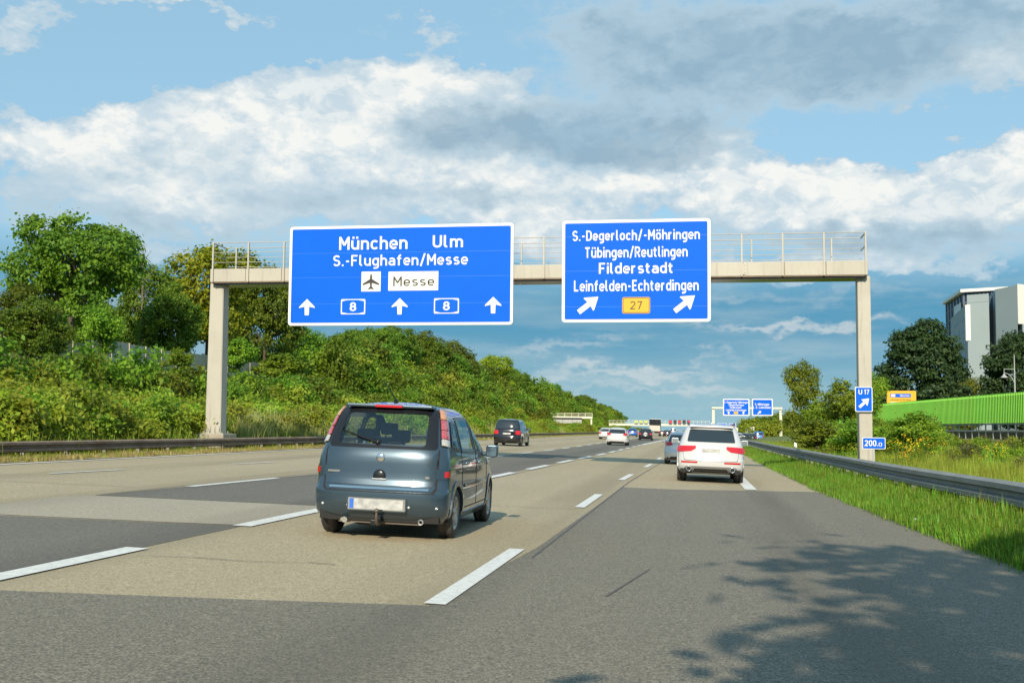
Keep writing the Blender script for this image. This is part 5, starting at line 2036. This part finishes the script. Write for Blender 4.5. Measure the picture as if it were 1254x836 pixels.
rt = random.Random(21)
TREES = [  # px centre, top y, plane X, half width px, proto, label
    (84, 261, -71, 78, 'broad', 'biggest broadleaf tree with a wide crown, standing behind the wall at far left'),
    (22, 345, -69, 40, 'dense', 'low dense tree at the left picture edge, below the biggest tree'),
    (172, 318, -74, 36, 'open', 'thin open tree between the biggest tree and the yellowish one'),
    (252, 300, -71, 56, 'yellow', 'tall yellowish-green tree just left of the left gantry leg top'),
    (205, 345, -68, 34, 'dense', 'shorter dark green tree in front of the yellowish tree by the gantry'),
    (322, 322, -73, 44, 'broad', 'green tree right of the left gantry leg, cut by the big blue sign'),
    (368, 400, -76, 30, 'open', 'loose small-leaved tree right below the left corner of the München sign'),
    (425, 402, -70, 34, 'dense', 'bright green rounded tree below the left part of the München sign'),
    (475, 397, -71, 36, 'broad', 'broad tree below the middle of the München sign'),
    (520, 404, -70, 30, 'open', 'tree on the ridge below the right part of the München sign'),
    (556, 416, -70, 26, 'dense', 'tree on the ridge just right of the broad one, below the sign corner'),
    (603, 434, -68, 22, 'yellow', 'yellow-leaved tree standing out from the wooded ridge'),
    (628, 450, -72, 19, 'dense', 'dark tree directly right of the yellow-leaved tree on the ridge'),
]
for px, ty, X, hw, key, lab in TREES:
    Y = on_line(px, X)
    z0 = terrain_z(X, Y) - .3
    zt = at(px, ty, Y).z
    tree('broadleaf_tree', lab, key, (X, Y, z0), zt - z0, max(hw / 1400 * Y, 2.0) * 1.08, rt.uniform(0, 6), 'trees on the ridge above the embankment')
# small trees and tall bushes in front of the wall
for px, ty, X, hw, key, lab in (
    (118, 372, -60, 30, 'young', 'bright green pointed young tree rising over the concrete wall'),
    (40, 362, -61, 42, 'dense', 'bushy green tree hiding the wall near the left picture edge'),
    (292, 412, -60, 24, 'young', 'slim young tree in front of the wall, right of the left gantry leg'),
    (345, 432, -59, 34, 'young', 'rounded young tree at the right end of the concrete wall'),
    (216, 425, -60, 20, 'young', 'small pointed bush hiding part of the wall left of the gantry leg')):
    Y = on_line(px, X)
    z0 = terrain_z(X, Y) - .3
    zt = at(px, ty, Y).z
    tree('young_tree', lab, key, (X, Y, z0), max(zt - z0, 2.5), hw / 1400 * Y, rt.uniform(0, 6), 'young trees in front of the wall')
# bare dead tree top
Y = on_line(168, -72)
r = thing('dead_tree', 'bare grey dead branches sticking up right of the biggest tree', 'tree', (-72, Y, 8))
mb = MB()
zt = at(168, 298, Y).z - 8
mb.tube([(0, 0, 0), (.2, 0, zt * .55), (.1, 0, zt * .8), (.5, 0, zt)], [.10, .08, .05, .015], 7)
rd = random.Random(4)
for k in range(16):
    z = zt * rd.uniform(.5, .92)
    a = rd.uniform(0, 6.28)
    l = rd.uniform(.8, 2.2)
    e = (math.cos(a) * l * .8, math.sin(a) * l * .5, z + l * .9)
    mb.tube([(.12, 0, z), (e[0] * .5, e[1] * .5, z + l * .35), e], [.05, .03, .01], 5)
mb.build('trunk', mat('dead_wood', (.2, .17, .14), .9), r)

# right-hand side trees
for px, ty, Y, hw, key, lab, nm in (
    (981, 441, 110, 21, 'olive', 'olive-green tree standing alone right of the distant blue signs', 'broadleaf_tree'),
    (1003, 488, 104, 22, 'young', 'green bushy small tree at the foot of the olive-green tree', 'young_tree'),
    (1032, 462, 88, 26, 'young', 'pointed dark green young tree left of the right gantry leg', 'young_tree'),
    (1068, 456, 92, 18, 'olive', 'brownish green bush tree directly behind the right gantry leg', 'young_tree'),
    (1131, 394, 150, 54, 'round', 'large dark round-crowned tree behind the green noise screen', 'broadleaf_tree'),
    (1251, 408, 142, 44, 'round', 'dark tree at the right picture edge in front of the building', 'broadleaf_tree'),
    (1186, 458, 165, 17, 'olive', 'small paler tree in the gap between the two dark trees', 'young_tree'),
    (1000, 512, 66, 30, 'young', 'low spreading bush behind the white delineator post', 'bush'),
    (1052, 512, 58, 32, 'young', 'brownish low bush just left of the right gantry leg foot', 'bush'),
    (1120, 502, 58, 30, 'young', 'leafy bush growing up in front of the green noise screen', 'bush')):
    p = at(px, 527, Y)
    z0 = terrain_z(p.x, Y) - .25
    zt = at(px, ty, Y).z
    tree(nm, lab, key, (p.x, Y, z0), zt - z0, hw / 1400 * Y, rt.uniform(0, 6), cat='bush' if nm == 'bush' else 'tree')
# tree behind the camera on the right whose shadow lies on the road
for x, yv, h, R_, lab in ((5.0, -5.0, 11.5, 4.6, 'roadside tree right behind the camera casting the shadow in the near lane'),):
    tree('broadleaf_tree', lab, 'open', (x + .3, yv, -.3), h, R_ + .6, 1.0)


# --- scattered growth, geometry-node instances on points
def proto_collection(name, meshes):
    col = bpy.data.collections.new(name)
    for i, me in enumerate(meshes):
        o = bpy.data.objects.new('%s_%d' % (name, i), me)
        col.objects.link(o)
    return col


def scatter(name, pts, scl, rot, idx, col):
    me = bpy.data.meshes.new(name)
    me.vertices.add(len(pts))
    me.vertices.foreach_set('co', np.asarray(pts, np.float32).ravel())
    for an, typ, data in (('scl', 'FLOAT_VECTOR', scl), ('rot', 'FLOAT_VECTOR', rot)):
        a = me.attributes.new(an, typ, 'POINT')
        a.data.foreach_set('vector', np.asarray(data, np.float32).ravel())
    a = me.attributes.new('idx', 'INT', 'POINT')
    a.data.foreach_set('value', np.asarray(idx, np.int32))
    o = link(name, me)
    ng = bpy.data.node_groups.new(name, 'GeometryNodeTree')
    ng.interface.new_socket('Geometry', in_out='INPUT', socket_type='NodeSocketGeometry')
    ng.interface.new_socket('Geometry', in_out='OUTPUT', socket_type='NodeSocketGeometry')
    gi, go = ng.nodes.new('NodeGroupInput'), ng.nodes.new('NodeGroupOutput')
    ci = ng.nodes.new('GeometryNodeCollectionInfo')
    ci.inputs['Collection'].default_value = col
    ci.inputs['Separate Children'].default_value = True
    ci.inputs['Reset Children'].default_value = True
    ip = ng.nodes.new('GeometryNodeInstanceOnPoints')
    ip.inputs['Pick Instance'].default_value = True

    def na(nm, t):
        x = ng.nodes.new('GeometryNodeInputNamedAttribute')
        x.data_type = t
        x.inputs['Name'].default_value = nm
        return [s_ for s_ in x.outputs if s_.enabled and s_.name == 'Attribute'][0]
    L = ng.links.new
    L(gi.outputs[0], ip.inputs['Points'])
    L(ci.outputs[0], ip.inputs['Instance'])
    L(na('idx', 'INT'), ip.inputs['Instance Index'])
    L(na('rot', 'FLOAT_VECTOR'), ip.inputs['Rotation'])
    L(na('scl', 'FLOAT_VECTOR'), ip.inputs['Scale'])
    L(ip.outputs[0], go.inputs[0])
    md = o.modifiers.new('scatter', 'NODES')
    md.node_group = ng
    tag(o, kind='stuff')
    return o


def bush_mesh(seed, m, R_=1.3, h=2.2, leaf=.10, per=4.2, clump=.26, n=7):
    rnd = random.Random(seed)
    lb = [(0, 0, h * .45, R_ * .6, R_ * .6, h * .42)]
    for k in range(n):
        a = k * 2.4 + rnd.uniform(-.5, .5)
        rr = R_ * rnd.uniform(.35, .75)
        s = R_ * rnd.uniform(.32, .5)
        lb.append((rr * math.cos(a), rr * math.sin(a), h * rnd.uniform(.18, .78), s, s, s * rnd.uniform(.8, 1.3)))
    V, F = crown(lb, per, leaf, clump, 20, up=.45)
    return quadmesh('bush', V, F, [m])


def grass_mesh(seed, m, n=26, h=.22, spread=.16, w=.008, flower=None, nf=0, lean=.45):
    r_ = np.random.default_rng(seed)
    V, F, MI = [], [], []
    for k in range(n):
        a = r_.uniform(0, 6.28)
        b = np.array([r_.normal() * spread, r_.normal() * spread, 0])
        d = np.array([math.cos(a), math.sin(a), 0])
        l = h * r_.uniform(.5, 1.25)
        q = r_.uniform(.1, lean)
        s = np.array([-d[1], d[0], 0]) * w * r_.uniform(.7, 1.4)
        m1 = b + d * l * q * .35 + np.array([0, 0, l * .6])
        t = b + d * l * q + np.array([0, 0, l])
        i = len(V)
        V += [b - s, b + s, m1 + s * .8, m1 - s * .8, t + s * .15, t - s * .15]
        F += [(i, i + 1, i + 2, i + 3), (i + 3, i + 2, i + 4, i + 5)]
        MI += [0, 0]
        if flower is not None and k < nf:
            for _ in range(7):
                c = t + r_.normal(size=3) * flower[1]
                u = unit(r_.normal(size=(1, 3)))[0] * flower[2]
                v = np.cross(u, unit(r_.normal(size=(1, 3)))[0])
                i = len(V)
                V += [c - u, c - v, c + u, c + v]
                F += [(i, i + 1, i + 2, i + 3)]
                MI += [1]
    return quadmesh('tuft', V, F, [m] + ([flower[0]] if flower else []), mi=MI)


def scatter_region(name, n, xf, yf, col, nproto, smin, smax, zmul=(.8, 1.3), zoff=0.0, zfun=None, seed=1, sfun=None):
    r_ = np.random.default_rng(seed)
    pts, scl, rot, idx = [], [], [], []
    for k in range(n):
        y = yf(r_)
        x = xf(r_, y)
        z = (zfun or terrain_z)(x, y) + zoff
        s = r_.uniform(smin, smax) * (sfun(x, y) if sfun else 1)
        pts.append((x, y, z))
        scl.append((s, s, s * r_.uniform(*zmul)))
        rot.append((r_.normal() * .06, r_.normal() * .06, r_.uniform(0, 6.28)))
        idx.append(int(r_.integers(nproto)))
    return scatter(name, pts, scl, rot, idx, col)


def ylog(a, b, p=1.0):
    """depths drawn so that the picture is covered evenly"""
    def f(r_):
        u = r_.uniform()
        return 1 / ((1 - u) / a**p + u / b**p) ** (1 / p)
    return f


col_scrub = proto_collection('scrub_source', [bush_mesh(1, M_SCRUB), bush_mesh(2, M_SCRUB, 1.5, 2.0), bush_mesh(3, M_TREE, 1.2, 2.6), bush_mesh(4, M_SCRUBL, 1.4, 2.1), bush_mesh(5, M_SCRUB, 1.1, 2.8), bush_mesh(12, M_TREE, 1.2, 3.3, leaf=.11, per=3.4, n=9)])
col_light = proto_collection('median_source', [bush_mesh(6, M_SCRUBL, 1.3, 1.9), bush_mesh(7, M_SCRUBL, 1.1, 2.1), bush_mesh(8, M_SCRUB, 1.3, 1.8), bush_mesh(9, M_SCRUBL, 1.5, 1.6)])
col_wood = proto_collection('wood_source', [PROTO[k][0] for k in ('broad', 'dense', 'open', 'dense', 'broad', 'yellow')])

scatter_region('embankment_scrub', 2300, lambda r, y: -49.5 - 14.5 * r.uniform(), ylog(70, 900, .8), col_scrub, 6, .65, 1.7, zoff=-.25, seed=2,
               sfun=lambda x, y: (1 + .35 * min(y, 400) / 400) * ((1.0 + .75 * (-x - 50) / 14) if y > 185 else float(np.interp(-x, [50, 53.5, 55.5, 58, 64], [1.15, .95, .50, .16, .12]))))
scatter_region('median_scrub', 1700, lambda r, y: -20.0 - 10.5 * r.uniform() ** .9, ylog(24, 700, .8), col_light, 4, .62, .95, zoff=-.15, seed=3,
               sfun=lambda x, y: .55 + .45 * min(1, (-x - 19) / 5))
scatter_region('median_edge_scrub', 620, lambda r, y: -17.5 - 3.0 * r.uniform(), ylog(20, 300, .8), col_light, 4, .28, .75, zoff=-.1, seed=33)
scatter_region('far_wood', 420, lambda r, y: -66 - 24 * r.uniform() ** 1.3 - (4 if y < 300 else 0), ylog(250, 1150, 1.0), col_wood, 6, .80, 1.12, (.85, 1.15), zoff=-1.0, seed=4)
scatter_region('far_wood', 60, lambda r, y: -84 - 14 * r.uniform(), lambda r: r.uniform(120, 330), col_wood, 5, .62, .85, (.85, 1.1), zoff=-1.5, seed=5)
# trees behind the right-hand road, far away
scatter_region('far_bushes', 60, lambda r, y: .043 * y + r.uniform(0, 26), lambda r: r.uniform(228, 300), col_scrub, 5, 1.3, 2.2, zoff=-.3, zfun=lambda x, y: .1, seed=6)
scatter_region('far_bushes', 60, lambda r, y: 20 + r.uniform(0, 60), lambda r: r.uniform(300, 420), col_scrub, 5, 1.6, 2.6, zoff=-.3, zfun=lambda x, y: .1, seed=16)
# undergrowth on the right bank
scatter_region('bank_undergrowth', 90, lambda r, y: (.10 + .08 * r.uniform()) * y + 1.5, lambda r: r.uniform(62, 108), col_scrub, 5, .45, .85, zoff=-.15, seed=7)
col_weed = proto_collection('weed_source', [bush_mesh(21, M_SCRUBL, .55, .8, leaf=.045, per=14, clump=.10), bush_mesh(22, M_SCRUBB, .5, .9, leaf=.04, per=14, clump=.10), bush_mesh(23, M_SCRUB, .6, .7, leaf=.05, per=12, clump=.10)])
scatter_region('bank_weeds', 130, lambda r, y: 10 + 9.5 * r.uniform(), lambda r: r.uniform(34, 80), col_weed, 3, .5, 1.05, zoff=-.05, seed=8)

# grass
col_g = proto_collection('grass_source', [grass_mesh(1, M_GRASS, 34, .20, .15), grass_mesh(2, M_GRASS, 34, .24, .17), grass_mesh(3, M_GRASS, 30, .17, .17), grass_mesh(4, M_GRASS, 30, .2, .16, .008, (M_DAISY, .012, .018), 1), grass_mesh(44, M_GRASSY, 30, .22, .14, .006, lean=.7)])
col_gl = proto_collection('long_grass_source', [grass_mesh(5, M_GRASSY, 36, .5, .2, .010), grass_mesh(6, M_GRASS, 36, .42, .22, .010), grass_mesh(7, M_GRASSY, 36, .6, .2, .010), grass_mesh(8, M_GRASSY, 36, .5, .25, .012)])
col_st = proto_collection('straw_source', [grass_mesh(9, M_STRAWB, 26, .18, .14, .009, lean=.9), grass_mesh(10, M_STRAWB, 26, .13, .16, .009, lean=.9), grass_mesh(11, M_GRASSY, 24, .2, .14, .009)])
scatter_region('verge_grass', 25000, lambda r, y: edge_r(y) + .10 + (rail_x(y) + .2 - edge_r(y) - .1) * r.uniform() ** .9, ylog(9.5, 150, .7), col_g, 5, .5, 1.0, zfun=lambda x, y: -.125, seed=9, sfun=lambda x, y: 1 + .45 * min(1, max(0, (x - 3.9) / .7)))
scatter_region('verge_grass', 2500, lambda r, y: edge_r(y) + r.uniform(-.02, .16), ylog(9.5, 60, .5), col_g, 3, .5, .9, zfun=lambda x, y: -.125, seed=19)
scatter_region('bank_grass', 13000, lambda r, y: 4.8 + 16.5 * r.uniform() ** 1.3, ylog(13, 130, .5), col_gl, 4, .35, .8, zoff=-.02, seed=10)
scatter_region('median_grass', 5200, lambda r, y: -16.7 - 4.6 * r.uniform(), ylog(14, 320, .6), col_gl, 4, .45, 1.1, zoff=-.03, seed=11)
scatter_region('dry_grass', 6500, lambda r, y: -15.70 - .95 * r.uniform(), ylog(14, 320, .6), col_st, 3, .35, .8, zfun=lambda x, y: .50, seed=12)

def patchy(r_):
    for _ in range(40):
        u = r_.uniform()
        y = 1 / ((1 - u) / 20 + u / 200)
        if math.sin(y * .31) + math.sin(y * .13 + 1) > .35:
            return y
    return y


col_dt = proto_collection('pale_grass_source', [grass_mesh(13, M_PALEG, 40, 1.0, .22, .012, lean=.35), grass_mesh(14, M_PALEG, 40, .8, .25, .012, lean=.5), grass_mesh(15, M_GRASSY, 40, .7, .25, .012)])
scatter_region('median_pale_grass', 950, lambda r, y: -16.9 - 1.9 * r.uniform(), patchy, col_dt, 3, .5, 1.0, zoff=-.05, seed=41)
# yellow-flowering plants on the right bank, one by one
fl = [grass_mesh(31, M_GRASS, 30, .95, .16, .012, (M_FLOWER, .05, .024), 17, lean=.2), grass_mesh(32, M_GRASS, 26, .8, .12, .012, (M_FLOWER, .045, .024), 13, lean=.2)]


def flowers_parts(me):
    """split the tuft into its stems and its blossom"""
    n = len(me.polygons)
    mi = np.zeros(n, np.int32)
    me.polygons.foreach_get('material_index', mi)
    co = np.zeros(len(me.vertices) * 3, np.float32)
    me.vertices.foreach_get('co', co)
    co = co.reshape(-1, 3)
    lv = np.zeros(n * 4, np.int32)
    me.loops.foreach_get('vertex_index', lv)
    lv = lv.reshape(-1, 4)
    out = []
    for k, nm in ((0, 'stem'), (1, 'blossom')):
        q = lv[mi == k]
        out.append(quadmesh(nm, co[q.ravel()], np.arange(q.size).reshape(-1, 4), [me.materials[k]]))
    return out


fl = [flowers_parts(m) for m in fl]
for i, (px, py, Y, lab) in enumerate(((1100, 556, 44, 'yellow-flowering plant right of the kilometre sign'), (1121, 548, 47, 'tall yellow-flowering plant below the leafy bush at the green screen'),
                                      (1129, 552, 46, 'yellow-flowering plant just right of the tallest one'), (1110, 560, 42, 'low yellow-flowering plant between two taller ones on the bank'),
                                      (1208, 562, 42, 'yellow-flowering plant standing apart near the right picture edge'), (1228, 556, 45, 'small yellow-flowering plant rightmost on the bank'))):
    p = at(px, py, Y)
    z = terrain_z(p.x, Y)
    s = 1.0 + .15 * (i % 3) if i < 3 else .85
    zt = at(px, py - 14, Y).z
    r = thing('flowering_plant', lab, 'plant', (p.x, Y, z), i * 1.3, 'yellow flowers on the bank')
    r.scale = (s, s, max(.6, (zt - z) / .95))
    for me in fl[i % 2]:
        link(me.name.split('.')[0], me, r)

# ------------------------------------------------------------------ concrete wall on top of the embankment (left)
r = thing('concrete_wall', 'weathered concrete noise wall among the trees on the left embankment', 'wall', (-63.4, 80, 8))
WT_ = [(0, 396), (50, 404), (95, 411), (140, 418), (190, 428), (245, 434), (300, 441), (342, 452)]
ys_ = [on_line(px, -63.4) for px, py in WT_]
zs_ = [at(px, py, yv).z for (px, py), yv in zip(WT_, ys_)]
m_wall = mat('wall_concrete', (.52, .46, .37), .9, nscale=.5, ncol=(.36, .31, .24), namt=.6, bump=.3, bscale=8, rand=.12)
y = ys_[0] - 8
k = 0
while y < ys_[-1]:
    zt = float(np.interp(y + 2, ys_, zs_))
    MB().bbox(-.09, .09, y - 80 + .03, y - 80 + 3.97, -1.2, zt - 8, .02).build('wall_panel', m_wall, r)
    MB().bbox(-.15, .20, y - 80 - .12, y - 80 + .12, -1.2, zt - 8 + .12, .02).build('wall_post', m_wall, r)
    y += 4.0

# ------------------------------------------------------------------ green noise screen on the bridge parapet (right)
pa, pb = at(1254, 519, 83), at(1085, 520, 118)
dirv = Vector((pb.x - pa.x, pb.y - pa.y, 0)).normalized()
o0 = Vector((pa.x, pa.y, 0)) - dirv * 18
r = thing('noise_screen', 'bright green corrugated noise screen on a grey steel parapet behind the right bank', 'noise screen', (o0.x, o0.y, 0), math.atan2(dirv.y, dirv.x))
Ltot = 87.5
x = 0.0
prof = []
for k in range(9):
    a = k * .3125
    prof += [(a, 0), (a + .20, 0), (a + .235, .12), (a + .28, .12)] if k < 8 else [(a - .001, 0)]
pm = MB()
n = len(prof)
H0, H1 = 2.15, 4.23
pm.add([(u, v, H0) for u, v in prof] + [(u, v, H1) for u, v in prof] + [(u, -.08, H0) for u, v in prof] + [(u, -.08, H1) for u, v in prof],
       [(i, i + 1, n + i + 1, n + i) for i in range(n - 1)] + [(2 * n + i + 1, 2 * n + i, 3 * n + i, 3 * n + i + 1) for i in range(n - 1)] + [(n + i, n + i + 1, 3 * n + i + 1, 3 * n + i) for i in range(n - 1)])
pmesh = pm.mesh('screen_panel', m_green)
cap = MB().box(0, 2.5, -.1, .07, H1, H1 + .05).mesh('top_cap', m_green)
rs = random.Random(6)
slot = MB().box(-.06, .06, .003, .012, H0 + .12, H0 + 1.25).mesh('slot', m_green_d)
k = 0
while x < Ltot:
    o = link('screen_panel', pmesh, r, (x, 0, 0))
    link('top_cap', cap, o)
    if x < 70:
        for j in range(rs.randint(1, 4)):
            so = link('slot', slot, o, ((rs.randint(0, 7)) * .3125 + .10, 0, 0))
            so.scale = (1, 1, rs.uniform(.8, 1.0))
            so.location.z = (1 - so.scale[2]) * H0
    x += 2.5
m_par = mat('parapet_steel', (.30, .31, .29), .7, nscale=2, ncol=(.16, .16, .15), namt=.6)
post = MB().box(-.06, .06, -.07, .0, .2, H0 - .02).mesh('parapet_post', m_par)
x = 0.0
while x < 78:
    link('parapet_post', post, r, (x, 0, 0))
    x += 1.5
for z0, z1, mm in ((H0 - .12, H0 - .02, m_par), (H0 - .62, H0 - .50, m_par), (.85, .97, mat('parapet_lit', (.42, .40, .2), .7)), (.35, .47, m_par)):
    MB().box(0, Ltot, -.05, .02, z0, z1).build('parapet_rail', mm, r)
MB().box(0, Ltot, -2.7, -2.5, -.3, 1.55).build('parapet_shade_sheet', mat('parapet_shadow', (.05, .05, .045), .9), r)  # added dark sheet: shade in the gaps behind the parapet put into its colour
MB().tube([(0, 1.2, .62), (80, 1.2, .62)], .05, 8).build('hand_rail', m_steel, r)
for k in range(28):
    MB().tube([(1 + k * 2.9, 1.2, -.2), (1 + k * 2.9, 1.2, .62)], .035, 6).build('hand_rail_post', m_steel, r)

# yellow direction sign and no-entry sign beyond the screen
p0, p1 = at(1086.2, 500, 140), at(1121.8, 478.3, 140)
r = thing('direction_sign', 'yellow direction sign with a blue strip behind the green screen', 'road sign', ((p0.x + p1.x) / 2, 140, 0))
w = (p1.x - p0.x) / 2
zt = p1.z
plate('board', -w, w, zt - 2.9, zt, 0, .1, .16, mat('sign_ochre', (.62, .36, .04), .5), r)
plate('face', -w + .08, w - .08, zt - 2.8, zt - .08, -.02, .002, .1, m_yellow, r)
plate('blue_strip', -w + .4, w - .6, zt - .78, zt - .36, -.035, -.022, .04, m_blue, r)
lettering('München', -w + 1.5, w - .75, zt - .68, .22, -.04, m_white, r, 1.1)
plate('road_number_plate', -w + .5, -w + .95, zt - .72, zt - .42, -.045, -.036, .03, m_white, r)
lettering('Leinfelden-Echterdingen', -w + .4, w - .6, zt - 1.15, .20, -.03, m_black, r, 1.0)
plate('white_strip', -w + .4, w - 1.3, zt - 1.62, zt - 1.34, -.035, -.022, .03, m_white, r)
for k in range(5):
    plate('arrow_mark', -w + .5, -w + .75, zt - 2.2, zt - 1.9, -.03, -.022, .05, m_black, r) if k == 0 else None
for sg in (-1, 1):
    MB().tube([(sg * w * .7, .14, 0), (sg * w * .7, .14, zt - .1)], .06, 8).build('post', m_steel, r)
p = at(1111, 498, 130)
r = thing('no_entry_sign', 'round red no entry sign half hidden by the green screen, before the yellow sign', 'road sign', (p.x, 130, 0))
MB().lathe([(-.02, .001), (-.02, .46), (.01, .46), (.01, .001)], axis='Y', n=32, c=(0, 0, p.z)).build('disc', m_red, r)
plate('bar', -.34, .34, p.z - .07, p.z + .07, -.035, -.022, .02, m_white, r)
MB().tube([(0, .05, 0), (0, .05, p.z + .3)], .035, 8).build('post', m_steel, r)

# street lamp
p = at(1243, 480, 118)
zt = at(1243, 434, 118).z
r = thing('street_lamp', 'pale grey street lamp with one curved arm, in front of the right dark tree', 'street lamp', (p.x, 118, .3))
zt -= .3
m_lp = mat('lamp_post_paint', (.33, .35, .35), .5)
mb = MB()
mb.tube([(0, 0, 0), (0, 0, zt * .55), (0, 0, zt)], [.10, .08, .04], 10)
mb.build('pole', m_lp, r)
za = at(1243, 452, 118).z - .3
mb = MB()
mb.tube([(0, 0, za), (-.95, 0, za + .02)], .03, 8)
mb.tube([(0, 0, za - 1.4), (-.22, 0, za - .9), (-.5, 0, za - .5), (-1.0, 0, za - .32)], .035, 8)
mb.tube([(-.97, 0, za + .02), (-.97, 0, za - .5)], .03, 8)
mb.build('arm', m_lp, r)
mb = MB()
mb.lathe([(.0, .06), (-.15, .12), (-.32, .30), (-.42, .36), (-.42, .001)], axis='Z', n=18, c=(-.97, 0, za - .42))
mb.build('lamp_shade', m_lp, r)

# ------------------------------------------------------------------ office building on the right
m_bw = mat('building_render', (.30, .36, .38), .85, nscale=.08, ncol=(.27, .325, .34), namt=.6)
m_bwl = mat('building_white_edge', (.72, .70, .66), .7)
m_bg = mat('building_glass', (.02, .035, .07), .25, spec=.4)
m_bf = mat('building_frame', (.10, .12, .15), .5)


def fp(px, Y):
    p = at(px, 527, Y)
    return Vector((p.x, p.y))


bc = fp(1200, 310)
bld = thing('office_building', 'tall pale office building with a dark glazed corner behind the trees on the right', 'building', (bc.x, bc.y, 0))


def block(name, foot, z0, z1, m, parent=bld, bev=0):
    return MB().prism([(p.x - bc.x, p.y - bc.y) for p in foot], z0, z1, 'XY').build(name, m, parent)


A, B_, Cc = fp(1167, 342), fp(1187.5, 300), fp(1214.5, 297)
dep = (A - B_)
block('wall', [A, B_, Cc, Cc + dep], 0, 34.0, m_bw)
block('front_wall', [B_, Cc, Cc + dep * .03, B_ + dep * .03 + Vector((.3, 0))], 34.05, 36.0, m_bw)
block('white_edge', [B_ + Vector((-.5, -.3)), B_ + Vector((.9, -.45)), B_ + Vector((.9, .3)), B_ + Vector((-.5, .4))], 24.5, 33.5, m_bwl)
# small square windows on the receding left face
for row, z in enumerate((30.6, 27.3, 24.0, 20.8, 17.5)):
    for k in range(7):
        t0 = .12 + k * .12
        q0, q1 = B_ + dep * t0, B_ + dep * (t0 + .055)
        nrm = Vector((dep.y, -dep.x)).normalized() * -1
        if nrm.x > 0:
            nrm = -nrm
        wq = block('window', [q0 + nrm * .06, q1 + nrm * .06, q1 - nrm * .05, q0 - nrm * .05], z, z + (1.3 if row > 0 else 1.0), m_bg)
# dark glazed block behind with a thin white roof
D, E_, F_ = fp(1162, 362), fp(1184, 332), fp(1232.5, 327)
d2 = (D - E_)
block('glazed_wall', [D, E_, F_, F_ + d2], 0, 40.3, m_bg)
block('roof', [D + Vector((-1, 1)), E_ + Vector((-1.2, -1.2)), F_ + Vector((1, -1.2)), F_ + d2], 40.35, 41.2, m_bwl)
for k in range(7):
    z = 20 + k * 2.9
    block('floor_band', [D + Vector((-.15, -.1)), E_ + Vector((-.15, -.15)), F_ + Vector((0, -.15)), F_ + Vector((0, .1)), E_, D], z, z + .35, m_bf)
for k in range(11):
    q = E_.lerp(F_, k / 10)
    block('mullion', [q + Vector((-.1, -.25)), q + Vector((.1, -.25)), q + Vector((.1, .1)), q + Vector((-.1, .1))], 32, 40.3, m_bf)
for k in range(7):
    q = E_.lerp(D, k / 6)
    block('mullion', [q + Vector((-.3, -.1)), q + Vector((.0, -.2)), q + Vector((.1, .1)), q + Vector((-.1, .1))], 20, 40.3, m_bf)
# bright window field high on the dark block
q0, q1 = E_.lerp(D, .12), E_.lerp(D, .50)
block('lit_panel', [q0 + Vector((-.35, -.3)), q1 + Vector((-.35, -.3)), q1, q0], 34.5, 38.0, mat('panel_pale', (.5, .55, .55), .4))
# glazed stair strip and the second wall
s0, s1_ = fp(1214.6, 303), fp(1222.5, 302)
block('stair_glazing', [s0, s1_, s1_ + Vector((2, 20)), s0 + Vector((2, 20))], 0, 36.0, mat('stair_glass', (.06, .10, .13), .08, coat=.7))
for k in range(15):
    z = 9 + k * 1.8
    block('glazing_bar', [s0 + Vector((0, -.12)), s1_ + Vector((0, -.12)), s1_ + Vector((0, .05)), s0 + Vector((0, .05))], z, z + .22, m_bf)
for t in (.33, .66):
    q = s0.lerp(s1_, t)
    block('glazing_bar', [q + Vector((-.06, -.16)), q + Vector((.06, -.16)), q + Vector((.06, .02)), q + Vector((-.06, .02))], 8, 35.9, m_bf)
G0, G1 = fp(1222.6, 296), fp(1249.5, 288)
block('second_wall', [G0, G1, G1 + Vector((6, 26)), G0 + Vector((4, 26))], 0, 36.9, m_bw)
block('white_edge', [G1 + Vector((.02, -.3)), fp(1262, 290), fp(1262, 296), G1 + Vector((.02, 6))], 27.6, 37.2, m_bwl)
block('right_wall', [G1 + Vector((1.2, .5)), fp(1330, 300), fp(1330, 320), G1 + Vector((1.2, 24))], 0, 27.5, m_bw)
for row in range(6):
    for k in range(6):
        q0 = (G1 + Vector((1.2, .5))).lerp(fp(1330, 300), .1 + k * .15)
        block('window', [q0 + Vector((0, -.05)), q0 + Vector((1.4, .0)), q0 + Vector((1.4, .2)), q0 + Vector((0, .2))], 8 + row * 3.2, 9.8 + row * 3.2, m_bg)
